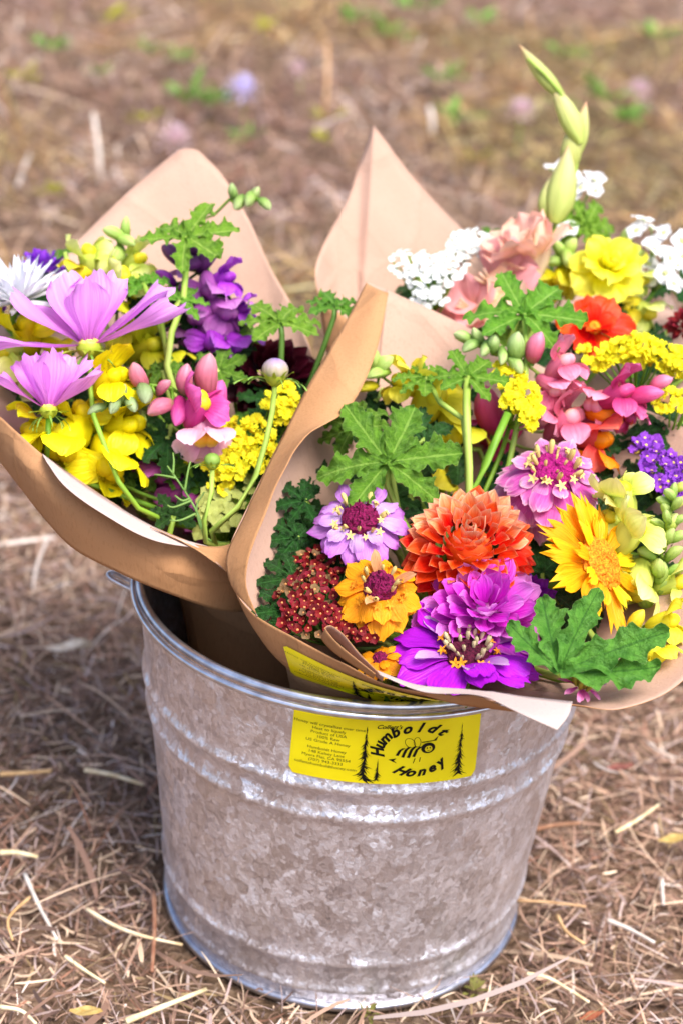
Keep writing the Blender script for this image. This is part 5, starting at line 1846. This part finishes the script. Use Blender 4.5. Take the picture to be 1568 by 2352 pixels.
# pink snapdragon with green tip
MAGN = petal_mat('snap_magenta', [(0, '#b02870'), (.5, '#d64494'), (1, '#e670b8')], .3, .42, .12, 8, .1)
BLSH = petal_mat('snap_blush', [(0, '#e08ab0'), (.6, '#eeb4c8'), (1, '#f4ccd6')], .3, .45, .1, 8, .06)
BUDP = petal_mat('snap_bud_rose', [(0, '#8a8a50'), (.28, '#c46a7c'), (.65, '#d87c92'), (1, '#e4a4ae')], .25, .5, .28, 8, .1)
DM = petal_mat('snap_dim_magenta', [(0, '#7c2060'), (.5, '#a03c84'), (1, '#b8609c')], .3, .45, .12, 8, .1)
dd = d2(930) - .01
snapdragon('magenta snapdragon with grey green bud tip above the yellow statice', 2,
           [(215, 945, dd - .02), (260, 915, dd - .016), (320, 890, dd - .012), (375, 885, dd - .006), (430, 915, dd), (470, 990, dd + .008), (440, 1090, dd + .016)],
           [(225, 942, 0, 44, 'bud', 210, .3, 'g'), (248, 905, 0, 44, 'bud', 110, .4, 'g'), (262, 930, -.006, 46, 'bud', 250, .6, 'g'), (285, 905, -.006, 46, 'bud', 70, .6, 'g'), (300, 930, -.006, 44, 'bud', 300, .6, 'g'), (322, 862, -.002, 60, 'bud', 110, .4, 'b'), (330, 905, -.008, 52, 'bud', 280, .7, 'g'), (378, 892, -.006, 46, 'bud', 40, .6, 'b'), (430, 872, -.002, 66, 'bud', 80, .3, 'b'), (482, 862, -.002, 92, 'bud', 80, .35, 'b'), (370, 940, -.006, 62, 'bud', 210, .5, 'b'), (408, 945, -.010, 72, 'bud', 260, .6, 'm'), (455, 935, -.012, 104, 'bloom', 60, .6, 'm'), (472, 992, -.014, 112, 'bloom', 280, .9, 's'), (500, 925, -.002, 96, 'bud', 70, .3, 'm'), (385, 1085, .01, 100, 'bloom', 210, .5, 'd'), (430, 1130, .012, 104, 'bloom', 280, .5, 'd'), (450, 1190, .016, 80, 'bloom', 240, .5, 'd')],
           {'g': petal_mat('snap_grey_green_bud', [(0, '#6e8a4c'), (.5, '#8aa068'), (1, '#a4b488')], .15, .5, .2, 8, .1), 'b': BUDP, 'm': MAGN, 'm_p': LEMY, 's': BLSH, 's_p': petal_mat('snap_palate_gold', [(0, '#f0c0a8'), (.6, '#f2c23c'), (1, '#f4c030')], .2, .5), 'd': DM}, stem_mat=GREEN_STEM)
# statice
cluster('bushy yellow statice beside the folded paper cuff below the cosmos bud', 'yellow_statice', 2,
        [(520, 1015, d2(1015) + .012, 44, 34), (572, 1000, d2(1000) + .006, 52, 40), (545, 1060, d2(1060) + .006, 54, 44), (600, 1040, d2(1040) + .008, 36, 44), (462, 1050, d2(1050) + .014, 30, 26), (650, 935, d2(935) + .012, 40, 50), (512, 1100, d2(1100) + .012, 30, 26)], 92, 14, 36, PF, STAT_Y, STAT_YE)
cluster('pale lime hydrangea florets low beside the paper cuff', 'lime_hydrangea', 2, [(510, 1165, d2(1165) + .014, 56, 46), (545, 1120, d2(1120) + .02, 36, 40), (470, 1205, d2(1205) + .02, 36, 26)], 26, 8, 40, TF, plain_mat('lime_petal', '#a8b44c', '#ccd07e', 60, .3, .5), None)
# cosmos bud
BUDG = petal_mat('cosmos_bud_cap', [(0, '#8c9c48'), (.45, '#b4aa86'), (.8, '#a890a8'), (1, '#8a68b0')], .1, .35, .3, 10, .02)


def cosmos_bud(label, x, y, d, spx, via, capmat, r=.0018):
    pl = Plant('cosmos_bud', label, 'flower bud', 2)
    p, nn = PT(x, y, d), DIR(.02, .98, .15)
    Mh, s = frame(p, nn), S(spx, d)
    pl.add('bud', ellipsoid('bud', .5 * s, .5 * s, .44 * s, 14, 10), capmat, Mh @ Matrix.Translation((0, 0, .30 * s)))
    pl.add('calyx', lathe_mesh('calyx', [(.0005, -.34 * s), (.12 * s, -.32 * s), (.30 * s, -.18 * s), (.42 * s, .06 * s), (.44 * s, .2 * s)], 14), COSM_C, Mh)
    ring(pl, Mh, 8, .30 * s, .55 * s, 'sepal', .95, COSM_C, .05, 0, -.12 * s, .05, name='sepal')
    ring(pl, Mh, 8, .22 * s, 1.3 * s, 'bract', .45, CALYX, .2, .2, -.20 * s, .15, name='bract')
    pl.stem(p - nn * (.32 * s), -nn, r, PALE_STEM, via=[PT(*q) for q in via], bl=.01)


cosmos_bud('round closed cosmos bud with curling green bracts standing before the burgundy dahlia', 632, 868, d2(868) - .03, 62, [(622, 960, d2(960) - .03), (602, 1050, d2(1050) - .03), (560, 1150, d2(1150) - .02), (485, 1248, d2(1248) + .005)], BUDG)
cosmos_bud('small green cosmos bud on a thin straight stem before the yellow statice', 488, 1068, d2(1068) - .028, 38, [(486, 1150, d2(1150) - .026), (476, 1248, d2(1248) + .0)], CALYX, .0016)
# yellow blossoms
YB = {'y': petal_mat('snap_bright_yellow', [(0, '#b8a804'), (.4, '#e8d808'), (1, '#f8f01c')], .25, .45, .24, 8, .07), 'y_p': petal_mat('snap_bright_yellow_lip', [(0, '#e0cc04'), (1, '#f4e410')], .3, .5)}
dd = d2(1000) - .006
snapdragon('bright yellow snapdragon with large blossoms below the lower cosmos', 2,
           [(250, 860, dd), (250, 930, dd + .006), (230, 1010, dd + .01), (260, 1100, dd + .016)],
           [(155, 1015, -.012, 150, 'bloom', 240, .9, 'y'), (250, 1055, -.010, 140, 'bloom', 290, .8, 'y'), (258, 872, -.004, 110, 'bloom', 40, .7, 'y'), (290, 975, -.002, 120, 'bloom', 10, .7, 'y'), (90, 990, .0, 110, 'bloom', 170, .6, 'y'), (190, 960, .004, 110, 'bloom', 100, .6, 'y'), (120, 1070, .01, 90, 'bloom', 230, .6, 'y'), (240, 1110, -.002, 90, 'bloom', 280, .5, 'y')], YB)
snapdragon('yellow snapdragon at the far left behind the higher cosmos', 2, [(50, 720, d2(740) + .01), (60, 780, d2(780) + .012), (90, 860, d2(860) + .02)],
           [(62, 765, 0, 110, 'bloom', 100, .6, 'y'), (20, 800, .0, 90, 'bloom', 200, .6, 'l'), (130, 800, .004, 80, 'bloom', 330, .5, 'y'), (40, 845, .004, 100, 'bloom', 240, .6, 'l')], {**YB, 'l': LEM, 'l_p': LEMY})
snapdragon('greenish yellow snapdragon behind the two cosmos stems', 2, [(330, 740, d2(740) + .02), (320, 800, d2(800) + .02), (330, 900, d2(900) + .03)],
           [(340, 800, 0, 110, 'bloom', 30, .5, 'l'), (300, 760, .0, 100, 'bloom', 150, .5, 'l'), (380, 830, .004, 90, 'bloom', 330, .5, 'l')], {'l': petal_mat('snap_lime_yellow', [(0, '#a8ac10'), (1, '#d8d428')], .35, .5)})
# feathery foliage
FEATH = plain_mat('feathery_green', '#5f8a34', '#8cb060', 40, .15, .5)
pl = Plant('feathery_sprig', 'thin feathery cosmos foliage before the dim magenta blossoms', 'foliage', 2)
c0 = PT(470, 1235, d2(1235) + .005)
pl.stem(c0, (BQ[2][1] - c0).normalized(), .0014, FEATH, bl=.01)
for (pts) in [[(470, 1235), (455, 1180), (420, 1120), (385, 1070)], [(440, 1150), (400, 1165), (385, 1160)], [(425, 1128), (432, 1085), (438, 1060)], [(405, 1098), (375, 1092), (355, 1090)], [(450, 1180), (415, 1195), (390, 1195)], [(462, 1215), (452, 1165), (470, 1130)], [(398, 1090), (400, 1060), (398, 1040)], [(436, 1145), (420, 1150), (402, 1138)]]:
    P = [PT(x, y, d2(y) - .014 + .0002 * (y - 1100) * .3) for x, y in pts]
    if len(P) > 2:
        P = catmull(P, 9)
    b = Vector(P[0])
    pl.add('frond', tube_mesh('frond', [Vector(q) - b for q in P], .0009, .0005, 5), FEATH, Matrix.Translation(b))

# geranium leaves of the left bouquet
glead('raised geranium leaf on a long upright stalk before the blunt paper peak', 430, 545, d2(545) - .012, (-.12, .68, .70), 50, 138, 2, 6, LEAF_BRIGHT, via=[(424, 680, d2(680) - .006), (398, 900, d2(900) + .01)], r=.0022)
glead('geranium leaf just above the higher cosmos', 330, 650, d2(650) - .004, (-.1, .80, .55), 110, 92, 2, 3, LEAF_BRIGHT)
glead('geranium leaf behind the right petals of the higher cosmos', 415, 690, d2(690) - .008, (.1, .78, .6), 70, 92, 2, 1, LEAF_BRIGHT)
glead('geranium leaf spread flat above the burgundy dahlia', 645, 742, d2(742) - .004, (.05, .74, .66), 95, 138, 2, 3, LEAF_BRIGHT, stem_mat=DARK_STEM, bl=.01)
glead('geranium leaf between the paper cuff and the burgundy dahlia', 770, 705, d2(705) + .01, (.1, .8, .6), 80, 108, 2, 3, LEAF_MID, stem_mat=DARK_STEM, bl=.01)
glead('small dark leaf at the top left before the blunt paper peak', 150, 580, d2(580) + .04, (-.2, .8, .55), 110, 46, 2, 3, LEAF_MID)
glead('geranium leaf above the magenta snapdragon buds', 505, 850, d2(850) + .008, (.1, .6, .78), 60, 92, 2, 0, LEAF_MID)
glead('crinkled geranium leaf left of the magenta snapdragon buds', 375, 850, d2(850) + .006, (-.1, .65, .75), 110, 74, 2, 3, LEAF_MID)
glead('dark geranium leaf right of the bright yellow blossoms', 385, 1010, d2(1010) + .006, (.0, .5, .86), 250, 96, 2, 0, LEAF_DARK_SHADE)
glead('dark geranium leaf low behind the turned lip paled by glare', 400, 1185, d2(1185) + .01, (.1, .5, .86), 90, 84, 2, 3, LEAF_DARK_SHADE)
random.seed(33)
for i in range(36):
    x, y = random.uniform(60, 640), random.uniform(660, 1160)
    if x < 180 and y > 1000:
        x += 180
    glead('dark green leaf deep between the flowers of the cosmos bouquet', x, y, d2(y) + random.uniform(.022, .05), (random.uniform(-.4, .4), .55, .8), random.uniform(0, 360), random.uniform(90, 140), 2, random.choice((0, 1, 3)), LEAF_DARK_SHADE if i % 3 else LEAF_MID, 'filler leaves of the cosmos bouquet')

# ================================================================== the back bouquet
WYAR = plain_mat('yarrow_white', '#e2e8e2', '#f6f8f6', 200, .25, .6, 0, .05)
WEYE = plain_mat('yarrow_white_eye', '#c8ccb0', '#e6e8d4', 200, 0, .6)
cluster('dense white yarrow head beside the tall paper peak', 'white_yarrow', 3, [(940, 605, d3(605) - .012, 46, 34), (985, 630, d3(630) - .016, 60, 46), (1030, 612, d3(612) - .012, 44, 38), (985, 680, d3(680) - .014, 44, 26)], 120, 18, 19, TF, WYAR, WEYE, up=(-.1, .7, .65))
cluster('white yarrow head tucked behind the peach gladiolus blossom', 'white_yarrow', 3, [(1080, 560, d3(560) + .004, 50, 34)], 44, 14, 19, TF, WYAR, WEYE, up=(0, .8, .6))
# gladiolus
PEACH = petal_mat('gladiolus_peach', [(0, '#fbe2b0'), (.4, '#fbd0b8'), (1, '#fac4b4')], .35, .45, .12, 8, .06)
SALM = petal_mat('gladiolus_salmon', [(0, '#f8c4a0'), (.4, '#f6aaa8'), (1, '#f6b0b0')], .35, .45, .12, 8, .06)
BUFF = petal_mat('gladiolus_buff', [(0, '#fae4b0'), (.6, '#fad8b8'), (1, '#f8ccb4')], .35, .45, .12, 8, .05)
GREENB = petal_mat('gladiolus_bud_green', [(0, '#b6c460'), (.5, '#ccd07c'), (.82, '#d8cc8e'), (1, '#e0a888')], .3, .45, .16, 8, .06)


def spindle(name, w=.2, bend=.3):
    prof = [(0, .35), (.08, .6), (.25, .95), (.4, 1.0), (.6, .85), (.8, .5), (.93, .2), (1.0, .03)]
    V, F_, U_ = [], [], []
    sg = 10
    for i, (y, q) in enumerate(prof):
        for k in range(sg):
            a = 2 * math.pi * k / sg
            rr = q * w / 2 * (1 + .12 * math.cos(2 * a))
            V.append((rr * math.cos(a) + bend * y * y * .3, y, rr * .8 * math.sin(a)))
            U_.append((k / sg, y))
    for i in range(len(prof) - 1):
        for k in range(sg):
            k2 = (k + 1) % sg
            F_.append((i * sg + k, i * sg + k2, (i + 1) * sg + k2, (i + 1) * sg + k))
    return mk_mesh(name, V, F_, U_)


pl = Plant('gladiolus', 'peach gladiolus with a tall pale green bud spike bending left at its tip', 'flower', 3)
dg = 1.19
path = [(1210, 135, dg - .01), (1262, 185, dg - .008), (1308, 250, dg - .004), (1330, 315, dg), (1318, 400, dg), (1290, 480, dg), (1255, 560, dg), (1225, 640, dg + .004), (1190, 720, dg + .01)]
pts = catmull([PT(*q) for q in path] + [BQ[3][1], pl.foot], 40)
pl.add('stem', tube_mesh('stem', pts - np.array(list(pl.foot)), .0012, .0034, 8), PALE_STEM, Matrix.Translation(pl.foot))
for (xa, ya, xb, yb, wpx, bnd, mt, do) in [(1292, 222, 1180, 112, 34, .30, GREENB, -.004), (1332, 330, 1278, 185, 46, -.30, GREENB, -.004), (1326, 355, 1338, 232, 34, .20, GREENB, .004), (1305, 395, 1322, 270, 44, -.10, GREENB, .0),
                                      (1272, 512, 1322, 340, 62, -.35, GREENB, -.006), (1252, 500, 1262, 400, 40, .15, GREENB, -.002), (1228, 640, 1250, 480, 50, -.10, BUFF, -.008)]:
    a, b = PT(xa, ya, dg + do), PT(xb, yb, dg + do)
    v = b - a
    me = spindle('bud', S(wpx, dg) / v.length, bnd)
    pl.add('bud', me, mt, frame_y(a, v, -_F, v.length))
for (x, y, n, s_, mt, sp, el) in [(1222, 565, (-.2, .8, .5), 104, PEACH, .2, 1.0), (1120, 650, (-.5, .35, .8), 122, SALM, .6, .45), (1172, 668, (-.1, .1, .98), 80, BUFF, .1, .9), (1060, 700, (-.6, .2, .75), 76, SALM, .9, .5), (1175, 560, (-.5, .75, .45), 96, PEACH, .4, .85)]:
    p = PT(x, y, dg - .012)
    nn = DIR(*n)
    Mh = frame(p - nn * .012, nn, sp)
    s = S(s_, dg)
    for k in range(6):
        M = Mh @ Matrix.Rotation(k * math.pi / 3, 4, 'Z') @ Matrix.Translation((0, .06 * s, 0)) @ Matrix.Rotation(el + (.12 if k % 2 else -.05), 4, 'X') @ Matrix.Scale(s * random.uniform(.9, 1.1), 4)
        pl.add('petal', random.choice(PM['ruffled']), mt if k % 3 else BUFF, M)
    pl.add('throat', lathe_mesh('throat', [(.001, -.02), (.12 * s, -.004), (.16 * s, .06 * s), (.14 * s, .12 * s)], 10), BUFF, Mh)
    for k in range(3):
        pl.add('stamen', tube_mesh('stamen', [Vector((0, 0, 0)), Vector(((k - 1) * .08 * s, .05 * s, .45 * s)), Vector(((k - 1) * .12 * s, .09 * s, .6 * s))], .0009, .0013, 5), BUFF, Mh)

# white phlox-like clusters
WFL = petal_mat('white_blossom', [(0, '#e8ecdc'), (.3, '#f4f4f2'), (1, '#f7f6f8')], .3, .5, .04, 8, .03)


def white_cluster(label, spots, spx, n, r=.0018):
    cluster(label, 'white_phlox', 3, spots, n, 10, spx, TF, WFL, plain_mat('white_eye', '#b8c070', '#d8dca0', 60, 0, .6), up=(0, .7, .6), stem_mat=GREEN_STEM)


white_cluster('white phlox blossoms behind the gladiolus bud spike', [(1335, 430, d3(430) + .04, 40, 34), (1285, 395, d3(395) + .05, 22, 16), (1292, 532, d3(532) + .02, 18, 18)], 48, 14)
white_cluster('white phlox blossoms at the right behind the yellow bloom', [(1490, 530, d3(530) + .0, 34, 30), (1535, 560, d3(560) - .005, 44, 36), (1565, 620, d3(620) - .01, 40, 44), (1470, 620, d3(620) + .01, 36, 28)], 52, 26)
# yellow ruffled bloom
pl = Plant('yellow_bloom', 'ruffled lemon yellow bloom above the orange red bloom', 'flower', 3)
YEL2 = petal_mat('bloom_lemon', [(0, '#d8cc08'), (.5, '#f0e41e'), (1, '#f8f25c')], .35, .45, .12, 8, .05)
p, nn = PT(1395, 615, d3(615) - .01), DIR(.1, .6, .8)
Mh, s = frame(p, nn), S(92, 1.18)
ring(pl, Mh, 6, .05 * s, 1.0 * s, 'ruffled', .15, YEL2, .2, .1, -.08 * s)
ring(pl, Mh, 5, .05 * s, .8 * s, 'ruffled', .7, YEL2, .2, .5, 0)
ring(pl, Mh, 4, .02 * s, .55 * s, 'ruffled', 1.1, YEL2, .2, .9, 0)
pl.stem(p, -nn, .002)
snapdragon('yellow snapdragon beside the green buds left of the lemon bloom', 3, [(1300, 560, 1.2), (1295, 610, 1.2), (1290, 680, 1.205)],
           [(1310, 570, 0, 46, 'bud', 60, .4, 'g'), (1280, 575, 0, 46, 'bud', 130, .4, 'g'), (1298, 595, -.006, 50, 'bud', 270, .7, 'g'), (1322, 600, -.004, 46, 'bud', 10, .5, 'g'), (1270, 605, -.004, 44, 'bud', 190, .5, 'g'), (1285, 640, -.006, 70, 'bloom', 250, .7, 'y'), (1320, 640, -.004, 70, 'bloom', 300, .6, 'y'), (1262, 650, 0, 70, 'bloom', 200, .5, 'y')], {**LM, 'y': YEL2})
snapdragon('pale green snapdragon between the lemon bloom and the white phlox', 3, [(1440, 540, 1.21), (1450, 600, 1.2), (1440, 720, 1.2)],
           [(1440, 548, 0, 44, 'bud', 90, .4, 'g'), (1455, 590, -.004, 50, 'bud', 20, .5, 'g'), (1470, 640, -.004, 60, 'bloom', 330, .6, 'l'), (1440, 700, -.006, 70, 'bloom', 200, .6, 'y'), (1478, 715, -.004, 80, 'bloom', 330, .6, 'l')], LM)
# orange red bloom
ORED = petal_mat('bloom_orange_red', [(0, '#c02008'), (.5, '#e83c08'), (1, '#f0541a')], .3, .42, .12, 8, .08)
pl = Plant('orange_red_bloom', 'orange red bloom with few broad petals between the raised leaf and long yellow statice', 'flower', 3)
p, nn = PT(1362, 752, d3(752) - .03), DIR(.05, .45, .88)
Mh, s = frame(p, nn), S(86, 1.14)
ring(pl, Mh, 6, .08 * s, .95 * s, 'ruffled', .30, ORED, .2, .3, -.06 * s)
ring(pl, Mh, 5, .06 * s, .62 * s, 'ruffled', .85, ORED, .2, .0, 0)
pl.add('disc', disc_mesh('disc', .2 * s, .15 * s, 1), FLO_O, Mh)
pl.stem(p, -nn, .002)
dahlia('dark red bloom at the right edge below the white phlox', 1572, 740, d3(740) - .02, (-.3, .5, .8), 50, 36, 'dahlia', lambda q: petal_mat('petal_dark_red', [(0, '#5c0810'), (1, '#a02830')], .2, .5), 3, rb=.4, Lin=.4, Lout=.65, maxth=98, name='red_bloom')
glead('upright geranium leaf right of the gladiolus bud spike', 1345, 520, d3(520) + .02, (.2, .35, .9), 60, 92, 3, 4, LEAF_BRIGHT)
glead('small bluish leaf behind the white yarrow', 1130, 540, d3(540) + .04, (0, .7, .7), 90, 50, 3, 3, LEAF_MID)
glead('geranium leaf below the lemon bloom', 1400, 690, d3(690) + .01, (.2, .6, .75), 20, 90, 3, 0, LEAF_DARK_SHADE)
glead('dark leaf under the orange red bloom', 1290, 790, d3(790) - .02, (-.1, .5, .85), 200, 90, 3, 0, LEAF_DARK_SHADE)
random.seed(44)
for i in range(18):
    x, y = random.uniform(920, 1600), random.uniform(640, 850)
    glead('dark green leaf deep between the flowers of the gladiolus bouquet', x, y, d3(y) + random.uniform(.02, .05), (random.uniform(-.4, .4), .6, .75), random.uniform(0, 360), random.uniform(70, 105), 3, random.choice((0, 1, 3)), LEAF_DARK_SHADE if i % 3 else LEAF_MID, 'filler leaves of the gladiolus bouquet')

# ================================================================== weeds and small flowers of the field
WEED = plain_mat('weed_green', '#5a8a30', '#8cb052', 50, .25, .6, 0, .15)
WEEDY = plain_mat('weed_yellow_green', '#8a8c20', '#b8b038', 50, .25, .6, 0, .1)
random.seed(5)


def weed(x, y, spx, mat, lab, group='green weeds in the field', tall=.5):
    spx *= 1.0 if y > 1000 else 1.7
    g = PTG(x, y + spx * .3, 0.0)
    g.z = gz(g.x, g.y)
    dd_ = (g - CAM).dot(_F)
    e = bpy.data.objects.new('weed', None)
    COL.objects.link(e)
    e.location = g
    tag(e, lab, 'weed', group)
    for i in range(14):
        a = random.uniform(0, 6.28)
        put('leaf', random.choice(PM['leaflet']), mat, e, Matrix.Rotation(a, 4, 'Z') @ Matrix.Translation((0, random.uniform(0, .4) * S(spx, dd_), .012 if y > 1000 else .035)) @ Matrix.Rotation(random.uniform(.2, 1.2), 4, 'X') @ Matrix.Scale(S(spx, dd_) * random.uniform(.4, .8), 4))


for (x, y, s_) in [(342, 132, 34), (420, 150, 36), (430, 240, 60), (500, 245, 56), (220, 190, 30), (560, 332, 34), (800, 48, 44), (890, 80, 50), (945, 28, 50), (1012, 185, 44), (1030, 278, 50), (1300, 122, 46), (1390, 235, 60), (1428, 292, 44), (1492, 90, 48), (1285, 268, 34), (120, 130, 40), (1100, 60, 40)]:
    weed(x, y, s_, WEED, 'low green weed in the dry grass behind the bouquets')
for (x, y, s_) in [(110, 470, 30), (755, 290, 32), (330, 300, 34), (250, 60, 46), (60, 200, 40), (740, 340, 28), (1090, 380, 30), (600, 70, 40)]:
    weed(x, y, s_, WEEDY, 'low yellow green weed in the dry grass behind the bouquets', 'yellow green weeds in the field')
weed(1085, 2282, 48, plain_mat('tuft_olive', '#6a6a30', '#96904c', 50, .2, .6), 'small olive grass tuft against the right foot of the bucket', None)
weed(845, 2338, 40, MATS['tuft_olive'], 'small olive grass tuft in front of the bucket foot', None)
CLOV = plain_mat('clover_lilac', '#c4b4e4', '#efeafc', 200, .25, .6, 0, .08)
CLOVP = plain_mat('clover_pink', '#d4b0b8', '#ecd8d8', 200, .25, .6, 0, .08)
for (x, y, s_, xb, yb, mt, lab) in [(558, 213, 66, 556, 300, CLOV, 'lilac white clover flower standing in the dry grass behind the paper wraps'),
                                    (402, 328, 70, 410, 400, CLOVP, 'pale pink clover flower right behind the blunt paper peak'),
                                    (684, 165, 40, 690, 215, CLOVP, 'small pale clover flower beyond the lilac white one'),
                                    (1195, 258, 54, 1180, 350, CLOVP, 'pale pink clover flower left of the gladiolus bud spike'),
                                    (1465, 215, 52, 1460, 290, CLOVP, 'pale pink clover flower right of the gladiolus bud spike')]:
    b = PTG(xb, yb, 0.0)
    b.z = gz(b.x, b.y)
    dd_ = (b - CAM).dot(_F)
    top = PT(x, y, dd_)
    pl = Plant('clover_flower', lab, 'flower', 2, None, b)
    pl.add('stem', tube_mesh('stem', [Vector((0, 0, 0)), (top - b) * .5 + Vector((.004, 0, 0)), top - b], .0016, .0012, 6), PALE_STEM, Matrix.Translation(b))
    s = S(s_ * .72, dd_)
    for k in range(40):
        z = 1 - 1.7 * (k + .5) / 40
        a = k * 2.4
        nn = Vector((math.sqrt(max(0, 1 - z * z)) * math.cos(a), math.sqrt(max(0, 1 - z * z)) * math.sin(a), z + .25)).normalized()
        pl.add('petal', PM['quill'][0], mt, frame_y(top + nn * (s * .2), nn, Vector((.1, .2, .9)), s * .8) @ Matrix.Diagonal((2.4, 1, 1, 1)))
for (x0, y0, x1, y1, r_, lab) in [(985, 245, 990, 310, .006, 'thick white stalk stub behind the tall paper peak'), (215, 260, 232, 430, .0045, 'tall bleached stalk behind the blunt paper peak'), (752, 95, 745, 270, .0045, 'tall tan stalk beyond the tall paper peak'), (40, 430, 70, 350, .004, 'leaning bleached stalk at the far left of the field'), (1360, 95, 1568, 55, .006, 'long grey stick lying in the field at the upper right')]:
    b = PTG(x1, y1, .03) if y1 > y0 else PTG(x0, y0, .03)
    dd_ = (b - CAM).dot(_F)
    P = [PT(x1, y1, dd_), PT((x0 + x1) / 2 + 4, (y0 + y1) / 2, dd_), PT(x0, y0, dd_)] if y1 > y0 else [PT(x0, y0, dd_), PT((x0 + x1) / 2, (y0 + y1) / 2 - 3, dd_ + .1), PT(x1, y1, dd_ + .2)]
    o = put('dry_stalk', tube_mesh('dry_stalk', [q - P[0] for q in P], r_, r_ * .7, 6), stalk_mats[3] if 'white' in lab or 'bleach' in lab else stalk_mats[1], None, Matrix.Translation(P[0]))
    tag(o, lab, 'stalk')
